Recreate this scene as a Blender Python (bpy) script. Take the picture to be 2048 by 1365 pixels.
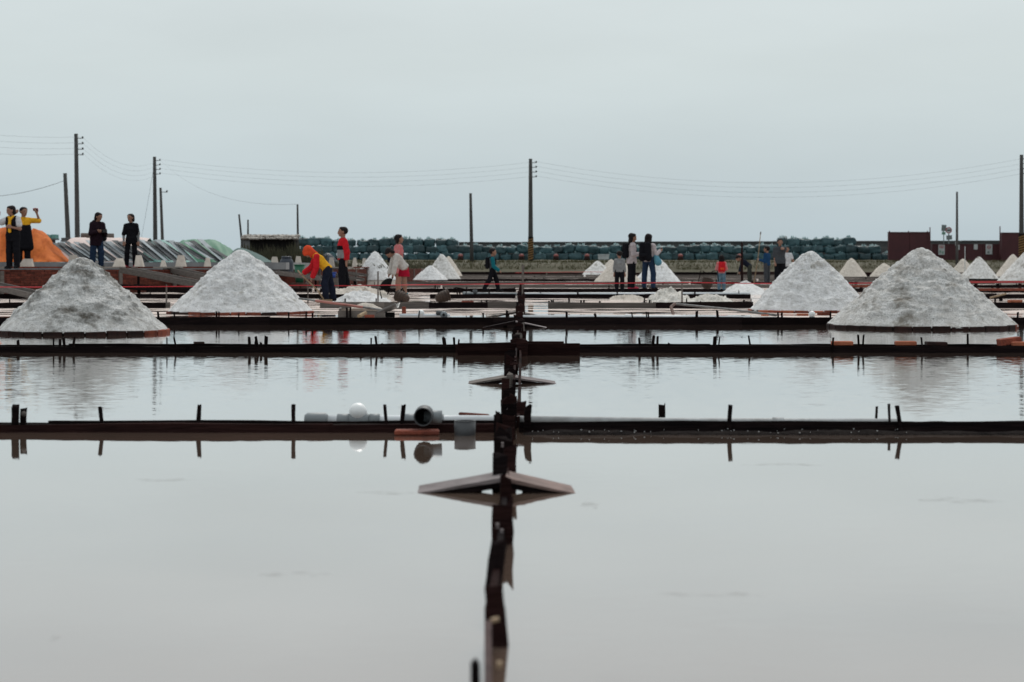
import bpy, math, random
import numpy as np
from mathutils import Vector, Matrix, noise as mnoise

# ------------------------------------------------------------------ scene, camera, light
for o in list(bpy.data.objects): bpy.data.objects.remove(o)
S = bpy.context.scene
C = S.collection
R = math.radians
FOC = 70.0
F = FOC / 36.0 * 2048.0        # focal length in photo pixels
H = 0.70                       # eye height above the water
YH = 535.0                     # horizon row in the photo
cam = bpy.data.cameras.new('camera'); cam.lens = FOC; cam.sensor_width = 36.0
cam.shift_y = -(682.5 - YH) / 2048.0
cam.clip_start = 0.1; cam.clip_end = 6000
cam.dof.use_dof = True; cam.dof.focus_distance = 17.0; cam.dof.aperture_fstop = 5.6
co = bpy.data.objects.new('camera', cam); C.objects.link(co)
co.location = (0, 0, H); co.rotation_euler = (R(90), 0, 0); S.camera = co

SUN_EL, SUN_AZ = 50.0, 10.0    # behind thin cloud, ahead of the camera
W = bpy.data.worlds.new('World'); S.world = W; W.use_nodes = True
wn, wl = W.node_tree.nodes, W.node_tree.links
wn.clear()
wo = wn.new('ShaderNodeOutputWorld'); bg = wn.new('ShaderNodeBackground')
sky = wn.new('ShaderNodeTexSky'); sky.sky_type = 'NISHITA'; sky.sun_disc = False
sky.sun_elevation = R(SUN_EL); sky.sun_rotation = R(SUN_AZ); sky.dust_density = 4.0; sky.air_density = 1.0
bgs = wn.new('ShaderNodeBackground'); bgs.inputs['Strength'].default_value = 0.06
wl.new(sky.outputs['Color'], bgs.inputs['Color'])
tc = wn.new('ShaderNodeTexCoord'); sep = wn.new('ShaderNodeSeparateXYZ')
wl.new(tc.outputs['Generated'], sep.inputs[0])
rp = wn.new('ShaderNodeValToRGB'); wl.new(sep.outputs['Z'], rp.inputs['Fac'])
e = rp.color_ramp.elements
e[0].position = 0.0; e[0].color = (0.475, 0.572, 0.622, 1)
e[1].position = 1.0; e[1].color = (0.86, 0.90, 0.92, 1)
x = rp.color_ramp.elements.new(0.03); x.color = (0.515, 0.607, 0.648, 1)
x = rp.color_ramp.elements.new(0.10); x.color = (0.60, 0.675, 0.688, 1)
x = rp.color_ramp.elements.new(0.30); x.color = (0.78, 0.835, 0.85, 1)
cn = wn.new('ShaderNodeTexNoise'); cn.inputs['Scale'].default_value = 4.0; cn.inputs['Detail'].default_value = 5
cm_ = wn.new('ShaderNodeMapping'); cm_.inputs['Scale'].default_value = (1, 1, 4)
wl.new(tc.outputs['Generated'], cm_.inputs[0]); wl.new(cm_.outputs[0], cn.inputs['Vector'])
cr = wn.new('ShaderNodeMapRange'); cr.inputs[1].default_value = 0.25; cr.inputs[2].default_value = 0.75
cr.inputs[3].default_value = 0.94; cr.inputs[4].default_value = 1.06
wl.new(cn.outputs['Fac'], cr.inputs[0])
vm = wn.new('ShaderNodeVectorMath'); vm.operation = 'SCALE'
wl.new(rp.outputs['Color'], vm.inputs[0]); wl.new(cr.outputs[0], vm.inputs['Scale'])
wl.new(vm.outputs[0], bg.inputs['Color']); bg.inputs['Strength'].default_value = 1.0
mx = wn.new('ShaderNodeMixShader'); mx.inputs[0].default_value = 0.9
wl.new(bgs.outputs[0], mx.inputs[1]); wl.new(bg.outputs[0], mx.inputs[2]); wl.new(mx.outputs[0], wo.inputs['Surface'])
sl = bpy.data.lights.new('sun', 'SUN'); sl.energy = 1.5; sl.angle = R(24); sl.color = (1.0, 0.96, 0.90)
so = bpy.data.objects.new('sun', sl); C.objects.link(so)
sd = Vector((math.sin(R(SUN_AZ)) * math.cos(R(SUN_EL)), math.cos(R(SUN_AZ)) * math.cos(R(SUN_EL)), math.sin(R(SUN_EL))))
so.rotation_euler = (-sd).to_track_quat('-Z', 'Y').to_euler()
S.view_settings.view_transform = 'Standard'; S.view_settings.look = 'None'
S.view_settings.exposure = 0.10; S.view_settings.gamma = 1.0
S.render.engine = 'CYCLES'

rnd = random.Random(7)
# real places read off the photo: image column/row + distance -> metres
def gx(px, Y): return (px - 1024.0) * Y / F
def gz(py, Y): return H - (py - YH) * Y / F
def gy(py, z=0.0): return (H - z) * F / (py - YH)

# ------------------------------------------------------------------ materials
MATS = {}
def M(name, c1, c2=None, scale=6.0, rough=0.7, bump=0.0, bscale=40.0, spec=0.4, metal=0.0, lo=0.35, hi=0.65, detail=6.0, vary=0.0, stretch=(1, 1, 1), sheen=0.0):
    if name in MATS: return MATS[name]
    m = bpy.data.materials.new(name); m.use_nodes = True; n, l = m.node_tree.nodes, m.node_tree.links
    p = n['Principled BSDF']; p.inputs['Roughness'].default_value = rough
    p.inputs['Specular IOR Level'].default_value = spec; p.inputs['Metallic'].default_value = metal
    if sheen: p.inputs['Sheen Weight'].default_value = sheen
    c2 = c2 or tuple(v * 0.75 for v in c1)
    g = n.new('ShaderNodeNewGeometry'); mp = n.new('ShaderNodeMapping'); mp.inputs['Scale'].default_value = stretch
    l.new(g.outputs['Position'], mp.inputs[0])
    t = n.new('ShaderNodeTexNoise'); t.inputs['Scale'].default_value = scale; t.inputs['Detail'].default_value = detail
    t.inputs['Roughness'].default_value = 0.62
    l.new(mp.outputs[0], t.inputs['Vector'])
    r = n.new('ShaderNodeMapRange'); r.inputs[1].default_value = lo; r.inputs[2].default_value = hi
    l.new(t.outputs['Fac'], r.inputs[0])
    mix = n.new('ShaderNodeMix'); mix.data_type = 'RGBA'
    mix.inputs[6].default_value = (*c1, 1); mix.inputs[7].default_value = (*c2, 1)
    l.new(r.outputs[0], mix.inputs[0])
    out = mix.outputs[2]
    if vary:
        oi = n.new('ShaderNodeObjectInfo'); hs = n.new('ShaderNodeHueSaturation')
        mr = n.new('ShaderNodeMapRange'); mr.inputs[3].default_value = 1 - vary; mr.inputs[4].default_value = 1 + vary
        l.new(oi.outputs['Random'], mr.inputs[0]); l.new(mr.outputs[0], hs.inputs['Value']); l.new(out, hs.inputs['Color'])
        out = hs.outputs[0]
    l.new(out, p.inputs['Base Color'])
    if bump:
        b = n.new('ShaderNodeBump'); b.inputs['Strength'].default_value = bump; b.inputs['Distance'].default_value = 0.02
        t2 = n.new('ShaderNodeTexNoise'); t2.inputs['Scale'].default_value = bscale; t2.inputs['Detail'].default_value = 8
        l.new(mp.outputs[0], t2.inputs['Vector']); l.new(t2.outputs['Fac'], b.inputs['Height']); l.new(b.outputs[0], p.inputs['Normal'])
    MATS[name] = m
    return m

def water_mat(name, body, body2, slope_lo, slope_hi, crust=0.0, crust_col=(0.6, 0.52, 0.47)):
    m = bpy.data.materials.new(name); m.use_nodes = True; n, l = m.node_tree.nodes, m.node_tree.links
    p = n['Principled BSDF']; p.inputs['IOR'].default_value = 1.38; p.inputs['Roughness'].default_value = 0.025
    p.inputs['Specular IOR Level'].default_value = 0.5
    g = n.new('ShaderNodeNewGeometry')
    def nz(scale, stretch, detail=3.0):
        mp = n.new('ShaderNodeMapping'); mp.inputs['Scale'].default_value = stretch
        l.new(g.outputs['Position'], mp.inputs[0])
        t = n.new('ShaderNodeTexNoise'); t.inputs['Scale'].default_value = scale; t.inputs['Detail'].default_value = detail
        l.new(mp.outputs[0], t.inputs['Vector']); return t
    a = nz(1.0, (12.0, 46.0, 1), 4.0)          # small ripples, long across the wind
    big = nz(0.38, (1.0, 0.55, 1), 4.0)      # patches of breeze and calm
    rg = n.new('ShaderNodeMapRange'); rg.inputs[1].default_value = 0.38; rg.inputs[2].default_value = 0.66
    rg.inputs[3].default_value = slope_lo; rg.inputs[4].default_value = slope_hi
    l.new(big.outputs['Fac'], rg.inputs[0])
    # the nearest pan lies sheltered and calm
    sp = n.new('ShaderNodeSeparateXYZ'); l.new(g.outputs['Position'], sp.inputs[0])
    sh = n.new('ShaderNodeMapRange'); sh.inputs[1].default_value = 8.0; sh.inputs[2].default_value = 10.0
    sh.inputs[3].default_value = 0.15; sh.inputs[4].default_value = 1.0; l.new(sp.outputs['Y'], sh.inputs[0])
    s2 = n.new('ShaderNodeMapRange'); s2.inputs[1].default_value = 15.8; s2.inputs[2].default_value = 16.6
    s2.inputs[3].default_value = 1.0; s2.inputs[4].default_value = 0.60; l.new(sp.outputs['Y'], s2.inputs[0])
    m0 = n.new('ShaderNodeMath'); m0.operation = 'MULTIPLY'; l.new(sh.outputs[0], m0.inputs[0]); l.new(s2.outputs[0], m0.inputs[1]); sh = m0
    ml = n.new('ShaderNodeMath'); ml.operation = 'MULTIPLY'; l.new(rg.outputs[0], ml.inputs[0]); l.new(sh.outputs[0], ml.inputs[1])
    sub = n.new('ShaderNodeVectorMath'); sub.operation = 'SUBTRACT'; l.new(a.outputs['Color'], sub.inputs[0]); sub.inputs[1].default_value = (0.5, 0.5, 0.5)
    sc = n.new('ShaderNodeVectorMath'); sc.operation = 'SCALE'; l.new(sub.outputs[0], sc.inputs[0]); l.new(ml.outputs[0], sc.inputs['Scale'])
    fl = n.new('ShaderNodeVectorMath'); fl.operation = 'MULTIPLY'; l.new(sc.outputs[0], fl.inputs[0]); fl.inputs[1].default_value = (0.5, 1, 0)
    ad = n.new('ShaderNodeVectorMath'); ad.operation = 'ADD'; l.new(fl.outputs[0], ad.inputs[0]); ad.inputs[1].default_value = (0, 0, 1)
    no = n.new('ShaderNodeVectorMath'); no.operation = 'NORMALIZE'; l.new(ad.outputs[0], no.inputs[0])
    l.new(no.outputs[0], p.inputs['Normal']); l.new(no.outputs[0], p.inputs['Coat Normal'])   # brine film over glossy wet silt
    p.inputs['Coat Weight'].default_value = 1.0; p.inputs['Coat IOR'].default_value = 1.38; p.inputs['Coat Roughness'].default_value = 0.02
    b = nz(0.9, (0.45, 0.8, 1), 7.0)
    mix = n.new('ShaderNodeMix'); mix.data_type = 'RGBA'; mix.inputs[6].default_value = (*body, 1); mix.inputs[7].default_value = (*body2, 1)
    mr = n.new('ShaderNodeMapRange'); mr.inputs[1].default_value = 0.35; mr.inputs[2].default_value = 0.65
    l.new(b.outputs['Fac'], mr.inputs[0]); l.new(mr.outputs[0], mix.inputs[0]); l.new(mix.outputs[2], p.inputs['Base Color'])
    if crust > 0:
        d = n.new('ShaderNodeBsdfPrincipled'); d.inputs['Roughness'].default_value = 0.75; d.inputs['Specular IOR Level'].default_value = 0.2
        t = nz(1.6, (0.5, 1, 1), 8.0)
        cm = n.new('ShaderNodeMix'); cm.data_type = 'RGBA'; cm.inputs[6].default_value = (*crust_col, 1)
        cm.inputs[7].default_value = (crust_col[0] * 0.7, crust_col[1] * 0.68, crust_col[2] * 0.66, 1); l.new(mr.outputs[0], cm.inputs[0])
        l.new(cm.outputs[2], d.inputs['Base Color'])
        k = n.new('ShaderNodeMapRange'); k.inputs[1].default_value = 0.62 - crust * 0.3; k.inputs[2].default_value = 0.68 - crust * 0.25
        l.new(t.outputs['Fac'], k.inputs[0])
        ms = n.new('ShaderNodeMixShader'); l.new(k.outputs[0], ms.inputs[0]); l.new(p.outputs[0], ms.inputs[1]); l.new(d.outputs[0], ms.inputs[2])
        l.new(ms.outputs[0], n['Material Output'].inputs['Surface'])
    return m

def salt_mat(name, white, grey, dirt, amount):
    m = bpy.data.materials.new(name); m.use_nodes = True; n, l = m.node_tree.nodes, m.node_tree.links
    p = n['Principled BSDF']; p.inputs['Roughness'].default_value = 0.85; p.inputs['Specular IOR Level'].default_value = 0.25
    g = n.new('ShaderNodeNewGeometry')
    def nz(s, d=8, r=0.65):
        t = n.new('ShaderNodeTexNoise'); t.inputs['Scale'].default_value = s; t.inputs['Detail'].default_value = d; t.inputs['Roughness'].default_value = r
        l.new(g.outputs['Position'], t.inputs['Vector']); return t
    def mr(src, a, b):
        k = n.new('ShaderNodeMapRange'); k.inputs[1].default_value = a; k.inputs[2].default_value = b; l.new(src, k.inputs[0]); return k.outputs[0]
    def mixc(f, a, b):
        k = n.new('ShaderNodeMix'); k.data_type = 'RGBA'; l.new(f, k.inputs[0])
        for i, v in ((6, a), (7, b)):
            if isinstance(v, tuple): k.inputs[i].default_value = (*v, 1)
            else: l.new(v, k.inputs[i])
        return k.outputs[2]
    c = mixc(mr(nz(9, 10, .60).outputs['Fac'], 0.40, 0.70), white, grey)
    c = mixc(mr(nz(2.4, 10, 0.68).outputs['Fac'], 0.66 - amount * 0.25, 0.72 - amount * 0.15), c, dirt)
    c = mixc(mr(nz(62, 6, .75).outputs['Fac'], 0.52, 0.66), c, tuple(v * 0.52 for v in grey))
    l.new(c, p.inputs['Base Color'])
    b = n.new('ShaderNodeBump'); b.inputs['Strength'].default_value = 0.9; b.inputs['Distance'].default_value = 0.045
    l.new(nz(60, 10, 0.7).outputs['Fac'], b.inputs['Height']); l.new(b.outputs[0], p.inputs['Normal'])
    return m

WOOD = M('wet_black_wood', (0.006, 0.0045, 0.005), (0.014, 0.009, 0.009), 9, 0.92, 0.5, 30, 0.03, vary=0.35, stretch=(0.4, 1, 4))
WOODR = M('wet_maroon_wood', (0.012, 0.006, 0.006), (0.026, 0.012, 0.011), 9, 0.92, 0.5, 30, 0.03, vary=0.3, stretch=(0.4, 1, 4))
WOODG = M('weathered_grey_wood', (0.085, 0.075, 0.068), (0.15, 0.13, 0.118), 8, 0.85, 0.5, 40, 0.2, vary=0.3, stretch=(0.3, 1, 5))
WOODP = M('bleached_pinkish_wood', (0.24, 0.165, 0.145), (0.13, 0.092, 0.082), 10, 0.8, 0.5, 40, 0.25, vary=0.2, stretch=(0.5, 0.5, 4))
WOODP2 = M('bleached_lilac_wood', (0.20, 0.172, 0.172), (0.12, 0.10, 0.10), 10, 0.8, 0.5, 40, 0.25, stretch=(0.5, 0.5, 4))
WOODB = M('dry_tan_wood', (0.30, 0.22, 0.14), (0.20, 0.14, 0.09), 8, 0.8, 0.4, 40, 0.2)
MUD = M('wet_black_mud', (0.008, 0.0065, 0.0065), (0.02, 0.016, 0.015), 12, 0.95, 1.0, 60, 0.03)
BRICK = M('terracotta_brick', (0.22, 0.058, 0.034), (0.11, 0.032, 0.024), 14, 0.85, 0.4, 60, 0.2, vary=0.4)
BRICKD = M('soot_dark_brick', (0.013, 0.007, 0.0065), (0.030, 0.012, 0.010), 14, 0.8, 0.4, 60, 0.2, vary=0.35)
BRICKO = M('fresh_orange_brick', (0.42, 0.14, 0.075), (0.30, 0.09, 0.05), 14, 0.85, 0.3, 60, 0.2, vary=0.15)
BRICKW = M('maroon_wall_brick', (0.155, 0.040, 0.026), (0.075, 0.024, 0.018), 10, 0.9, 0.4, 60, 0.2, vary=0.35)
MORTAR = M('dark_mortar', (0.05, 0.024, 0.02), (0.09, 0.05, 0.04), 8, 0.95)
PVCW = M('white_pvc', (0.66, 0.69, 0.71), (0.55, 0.58, 0.60), 5, 0.35, 0, spec=0.5)
PVCG = M('grey_pvc', (0.16, 0.18, 0.19), (0.22, 0.24, 0.25), 6, 0.5, 0, spec=0.4)
PVCD = M('dark_grey_pvc', (0.042, 0.045, 0.049), (0.06, 0.063, 0.067), 6, 0.5, 0, spec=0.4)
PIPEIN = M('dark_pipe_inside', (0.012, 0.013, 0.013), None, 6, 0.9)
GLOBE = M('milky_globe', (0.80, 0.81, 0.80), (0.70, 0.72, 0.72), 6, 0.3, 0, spec=0.5)
METAL = M('dull_steel', (0.20, 0.20, 0.20), (0.10, 0.095, 0.09), 8, 0.5, 0.2, 40, 0.5, 0.6)
REDP = M('faded_red_paint', (0.26, 0.06, 0.05), (0.17, 0.05, 0.045), 10, 0.6)
TAPE = M('red_tape', (0.55, 0.03, 0.04), (0.42, 0.02, 0.03), 3, 0.5)
SALT = salt_mat('clean_salt', (0.86, 0.865, 0.87), (0.58, 0.575, 0.56), (0.36, 0.34, 0.30), 0.25)
SALTD = salt_mat('dirty_salt', (0.78, 0.78, 0.77), (0.48, 0.47, 0.445), (0.12, 0.107, 0.088), 0.62)
SALTM = salt_mat('streaked_salt', (0.79, 0.785, 0.77), (0.48, 0.46, 0.43), (0.27, 0.245, 0.21), 0.45)
SALTB = salt_mat('beige_salt', (0.70, 0.64, 0.57), (0.50, 0.445, 0.38), (0.26, 0.22, 0.18), 0.3)
BRINE = water_mat('shallow_brine', (0.185, 0.130, 0.100), (0.13, 0.092, 0.072), 0.05, 0.15)
PANF = water_mat('salt_crusted_pan', (0.50, 0.42, 0.38), (0.45, 0.37, 0.33), 0.012, 0.03, 0.55, (0.60, 0.51, 0.465))
GROUND = M('grey_salty_mud', (0.16, 0.14, 0.125), (0.26, 0.235, 0.215), 0.8, 0.9, 0.3, 8)
CONC = M('grey_concrete', (0.24, 0.245, 0.25), (0.17, 0.17, 0.175), 2.5, 0.9, 0.3, 20)
SEAW = M('dark_sea_wall', (0.050, 0.054, 0.056), (0.085, 0.086, 0.085), 1.2, 0.9, 0.4, 6, stretch=(0.4, 1, 2))
GRASS = M('dull_grass', (0.048, 0.046, 0.022), (0.068, 0.058, 0.034), 1.2, 0.9, 0.5, 10)
GRASSB = M('grass_blades', (0.055, 0.056, 0.022), (0.10, 0.085, 0.045), 0.6, 0.9)
WEED = M('dark_weeds', (0.030, 0.034, 0.018), (0.07, 0.062, 0.035), 3, 0.9)
BAG = M('teal_bulk_bag', (0.014, 0.041, 0.048), (0.042, 0.094, 0.106), 2.6, 0.55, 0.5, 14, 0.4, vary=0.45)
BAGP = M('pale_bag_crease', (0.23, 0.33, 0.34), (0.10, 0.20, 0.21), 6, 0.6)
POLE = M('dark_pole_wood', (0.035, 0.036, 0.036), (0.06, 0.058, 0.055), 6, 0.85, 0.2, 30, stretch=(1, 1, 0.2))
WIRE = M('grey_wire', (0.16, 0.175, 0.185), None, 3, 0.9)
YEL = M('warning_yellow', (0.22, 0.115, 0.03), (0.15, 0.08, 0.028), 6, 0.7)
BLK = M('warning_black', (0.009, 0.008, 0.008), None, 6, 0.9, spec=0.1)
MAROON = M('maroon_paint', (0.060, 0.014, 0.017), (0.046, 0.011, 0.014), 1.5, 0.7, 0.1, 5)
SIGNW = M('sign_white', (0.42, 0.45, 0.45), (0.36, 0.38, 0.38), 5, 0.6)
SIGNR = M('sign_red', (0.30, 0.04, 0.05), None, 5, 0.6)
SIGNG = M('sign_green', (0.12, 0.25, 0.20), (0.16, 0.28, 0.22), 5, 0.6)
SIGNGR = M('sign_back_grey', (0.16, 0.19, 0.19), None, 5, 0.6)
TORG = M('orange_tarp', (0.56, 0.155, 0.040), (0.40, 0.098, 0.026), 3, 0.85, 0.5, 6, 0.1)
TPNK = M('pale_pink_tarp', (0.62, 0.50, 0.46), (0.50, 0.42, 0.40), 3, 0.7, 0.3, 10)
TTEAL = M('teal_tarp', (0.13, 0.30, 0.27), (0.09, 0.22, 0.20), 3, 0.6, 0.4, 8)
TGRN = M('green_tarp', (0.025, 0.13, 0.075), (0.045, 0.17, 0.10), 3, 0.6, 0.4, 8)
TMESH = M('grey_green_net', (0.10, 0.16, 0.15), (0.05, 0.09, 0.085), 30, 0.9, 0.4, 30)
SLATEL = M('pale_slate', (0.34, 0.37, 0.385), (0.26, 0.285, 0.30), 4, 0.85, 0.3, 30, vary=0.25)
SLATED = M('dark_slate', (0.085, 0.09, 0.094), (0.14, 0.145, 0.148), 4, 0.85, 0.3, 30, vary=0.35)
CARD = M('cream_block', (0.55, 0.49, 0.43), (0.42, 0.37, 0.32), 6, 0.85, 0.2, 30, vary=0.2)
BLUEB = M('navy_plastic', (0.016, 0.022, 0.034), (0.028, 0.036, 0.05), 4, 0.5)
GREENB = M('green_plastic', (0.015, 0.12, 0.065), None, 4, 0.5)
BLUEP = M('bright_blue_plastic', (0.02, 0.07, 0.36), None, 4, 0.5)
THATCH = M('salt_white_thatch', (0.46, 0.43, 0.39), (0.12, 0.10, 0.085), 9, 0.9, 0.6, 30, lo=0.42, hi=0.6)
BAMBOO = M('brown_bamboo', (0.055, 0.032, 0.020), (0.025, 0.015, 0.012), 30, 0.7, 0.6, 60, vary=0.3, stretch=(1, 1, 3))
NET = M('white_net', (0.66, 0.64, 0.60), (0.36, 0.34, 0.30), 14, 0.9, 0.8, 40)
# clothes and skin
def cloth(name, c, c2=None): return M('cloth_' + name, c, c2 or tuple(v * 0.7 for v in c), 14, 0.95, 0.5, 22, 0.05)
SKIN = M('skin', (0.27, 0.145, 0.10), (0.22, 0.115, 0.08), 10, 0.6, 0, spec=0.35)
HAIR = M('black_hair', (0.006, 0.005, 0.006), (0.012, 0.008, 0.008), 40, 0.75, 0.2, 90, 0.15)
EYE = M('dark_eye', (0.01, 0.008, 0.008), None, 5, 0.4)
LIP = M('lip', (0.22, 0.07, 0.06), None, 5, 0.6)
BLACKC = cloth('black', (0.010, 0.010, 0.013)); NAVYC = cloth('navy', (0.014, 0.017, 0.030)); JEAN = cloth('jeans', (0.020, 0.036, 0.070))
JEANL = cloth('pale_jeans', (0.06, 0.115, 0.16), (0.12, 0.19, 0.24)); REDC = cloth('red', (0.50, 0.018, 0.026)); ORNC = cloth('orange', (0.62, 0.075, 0.030))
YELC = cloth('yellow', (0.72, 0.37, 0.025)); GREYC = cloth('grey', (0.21, 0.215, 0.22)); GREYD = cloth('slate', (0.060, 0.066, 0.075)); CREAM = cloth('cream', (0.52, 0.49, 0.46))
LILAC = cloth('pale_lilac', (0.45, 0.40, 0.41)); PINKC = cloth('coral', (0.50, 0.115, 0.12), (0.42, 0.20, 0.20)); TEALC = cloth('teal', (0.012, 0.13, 0.16)); BLUEC = cloth('blue', (0.016, 0.055, 0.13))
PLUM = cloth('plum', (0.018, 0.010, 0.015)); OLIVE = cloth('olive', (0.05, 0.055, 0.048)); WHITEC = cloth('white', (0.55, 0.56, 0.58)); BAGBLUE = cloth('bag_blue', (0.10, 0.26, 0.34))
SHOEP = cloth('shoe_pink', (0.50, 0.06, 0.10)); SHOEK = cloth('shoe_black', (0.013, 0.013, 0.015)); SHOET = cloth('boot_teal', (0.02, 0.25, 0.30)); SKIRT = cloth('skirt_red', (0.36, 0.010, 0.030))
PINKP = M('pink_phone', (0.60, 0.09, 0.16), None, 5, 0.4); WHITEP = M('white_phone', (0.6, 0.62, 0.62), None, 5, 0.4); BLACKP = M('black_camera', (0.012, 0.012, 0.013), None, 5, 0.35)

# ------------------------------------------------------------------ object helpers
ORG = {}
ONE = 'zeroth first second third fourth fifth sixth seventh eighth ninth tenth eleventh twelfth thirteenth fourteenth fifteenth sixteenth seventeenth eighteenth nineteenth'.split()
TEN = {2: 'twent', 3: 'thirt', 4: 'fort', 5: 'fift', 6: 'sixt'}
def nth(n): return ONE[n] if n < 20 else TEN[n // 10] + ('ieth' if n % 10 == 0 else 'y-' + ONE[n % 10])
def tag(o, label=None, cat=None, group=None, kind=None):
    if label: o['label'] = label
    if cat: o['category'] = cat
    if group: o['group'] = group
    if kind: o['kind'] = kind
    return o
def thing(name, loc, label, cat, group=None, rotz=0.0):
    o = bpy.data.objects.new(name, None); C.objects.link(o); o.empty_display_size = 0.1
    o.location = loc; o.rotation_euler = (0, 0, rotz); ORG[o.name] = Vector(loc)
    return tag(o, label, cat, group)
def link(name, me, parent=None, loc=None):
    o = bpy.data.objects.new(name, me); C.objects.link(o)
    if parent is not None: o.parent = parent
    if loc is not None: o.location = loc
    return o

class MB:
    """collects geometry in world metres; build() links it as ONE mesh object"""
    def __init__(s): s.v = []; s.f = []; s.mi = []; s.cur = 0
    def add(s, vs, fs):
        b = len(s.v); s.v += [tuple(v) for v in vs]; s.f += [tuple(i + b for i in f) for f in fs]; s.mi += [s.cur] * len(fs); return s
    def box(s, c, d, rot=None, taper=1.0):
        hx, hy, hz = d[0] / 2, d[1] / 2, d[2] / 2
        vs = [Vector((sx * hx * (taper if sz > 0 else 1), sy * hy * (taper if sz > 0 else 1), sz * hz)) for sz in (-1, 1) for sy in (-1, 1) for sx in (-1, 1)]
        if rot is not None: vs = [rot @ v for v in vs]
        c = Vector(c)
        return s.add([v + c for v in vs], [(0, 2, 3, 1), (4, 5, 7, 6), (0, 1, 5, 4), (2, 6, 7, 3), (0, 4, 6, 2), (1, 3, 7, 5)])
    def tube(s, pts, rad, n=8, cap=True, flat=1.0):
        pts = [Vector(p) for p in pts]; k = len(pts)
        if not isinstance(rad, (list, tuple)): rad = [rad] * k
        vs, fs = [], []
        up = None
        for i, p in enumerate(pts):
            t = (pts[min(i + 1, k - 1)] - pts[max(i - 1, 0)]).normalized()
            if up is None: up = Vector((0, 0, 1)) if abs(t.z) < 0.9 else Vector((0, 1, 0))
            a = t.cross(up).normalized(); b = a.cross(t).normalized(); up = b
            for j in range(n):
                an = 2 * math.pi * j / n
                vs.append(p + (a * math.cos(an) + b * math.sin(an) * flat) * rad[i])
        for i in range(k - 1):
            for j in range(n):
                fs.append((i * n + j, i * n + (j + 1) % n, (i + 1) * n + (j + 1) % n, (i + 1) * n + j))
        if cap: fs.append(tuple(range(n - 1, -1, -1))); fs.append(tuple(range((k - 1) * n, k * n)))
        return s.add(vs, fs)
    def lathe(s, prof, origin, axis=(0, 0, 1), n=24):
        ax = Vector(axis).normalized(); u = Vector((1, 0, 0)) if abs(ax.x) < 0.9 else Vector((0, 1, 0))
        a = ax.cross(u).normalized(); b = ax.cross(a); o = Vector(origin); vs, fs = [], []
        for r, h in prof:
            for j in range(n):
                an = 2 * math.pi * j / n; vs.append(o + ax * h + (a * math.cos(an) + b * math.sin(an)) * r)
        for i in range(len(prof) - 1):
            for j in range(n): fs.append((i * n + j, i * n + (j + 1) % n, (i + 1) * n + (j + 1) % n, (i + 1) * n + j))
        return s.add(vs, fs)
    def sphere(s, c, r, n=16, m=10, sq=(1, 1, 1)):
        return s.lathe([(max(1e-4, r * math.sin(math.pi * i / m)) * sq[0], -r * math.cos(math.pi * i / m) * sq[2]) for i in range(m + 1)], c, n=n)
    def mesh(s, name, mats, smooth=False, org=Vector((0, 0, 0))):
        me = bpy.data.meshes.new(name); me.from_pydata([(v[0] - org.x, v[1] - org.y, v[2] - org.z) for v in s.v], [], s.f)
        for m in (mats if isinstance(mats, (list, tuple)) else [mats]): me.materials.append(m)
        if any(s.mi): me.polygons.foreach_set('material_index', s.mi)
        if smooth: me.polygons.foreach_set('use_smooth', [True] * len(s.f))
        me.update(); return me
    def build(s, name, mats, parent=None, smooth=False, org=None):
        if parent is not None and org is None: org = ORG.get(parent.name, Vector((0, 0, 0)))
        top = parent is None
        if top and org is None:
            a = np.array(s.v); org = Vector((float(a[:, 0].mean()), float(a[:, 1].mean()), float(a[:, 2].min())))
        me = s.mesh(name, mats, smooth, org)
        o = link(name, me, parent)
        if top: o.location = org
        ORG[o.name] = org
        return o

def plank(name, a, b, z0, z1, th, mat, parent, wob=0.004, seg=None, tilt=0.0, seed=None):
    """a board standing on edge from a=(x,y) to b, its top edge worn uneven"""
    r = random.Random(seed if seed is not None else rnd.random())
    a, b = Vector((a[0], a[1], 0)), Vector((b[0], b[1], 0)); L = (b - a).length; d = (b - a).normalized(); nrm = Vector((-d.y, d.x, 0))
    seg = seg or max(2, min(14, int(L / 0.22)))
    vs, fs = [], []
    ph = r.uniform(0, 50)
    for i in range(seg + 1):
        t = i / seg; p = a.lerp(b, t)
        dz = (mnoise.noise((ph + t * L * 1.7, 0, 0)) + 0.5 * mnoise.noise((ph + t * L * 6, 3, 0))) * wob + tilt * (t - 0.5)
        dn = mnoise.noise((ph + t * L * 1.1, 9, 0)) * wob * 1.5
        for zz, s_ in ((z0, -0.5), (z0, 0.5), (z1 + dz, 0.5), (z1 + dz * 0.7, -0.5)):
            q = p + nrm * (s_ * th + dn); vs.append((q.x, q.y, zz))
    for i in range(seg):
        for j in range(4): fs.append((i * 4 + j, i * 4 + (j + 1) % 4, i * 4 + 4 + (j + 1) % 4, i * 4 + 4 + j))
    fs.append((3, 2, 1, 0)); k = seg * 4; fs.append((k, k + 1, k + 2, k + 3))
    return MB().add(vs, fs).build(name, mat, parent)

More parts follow.
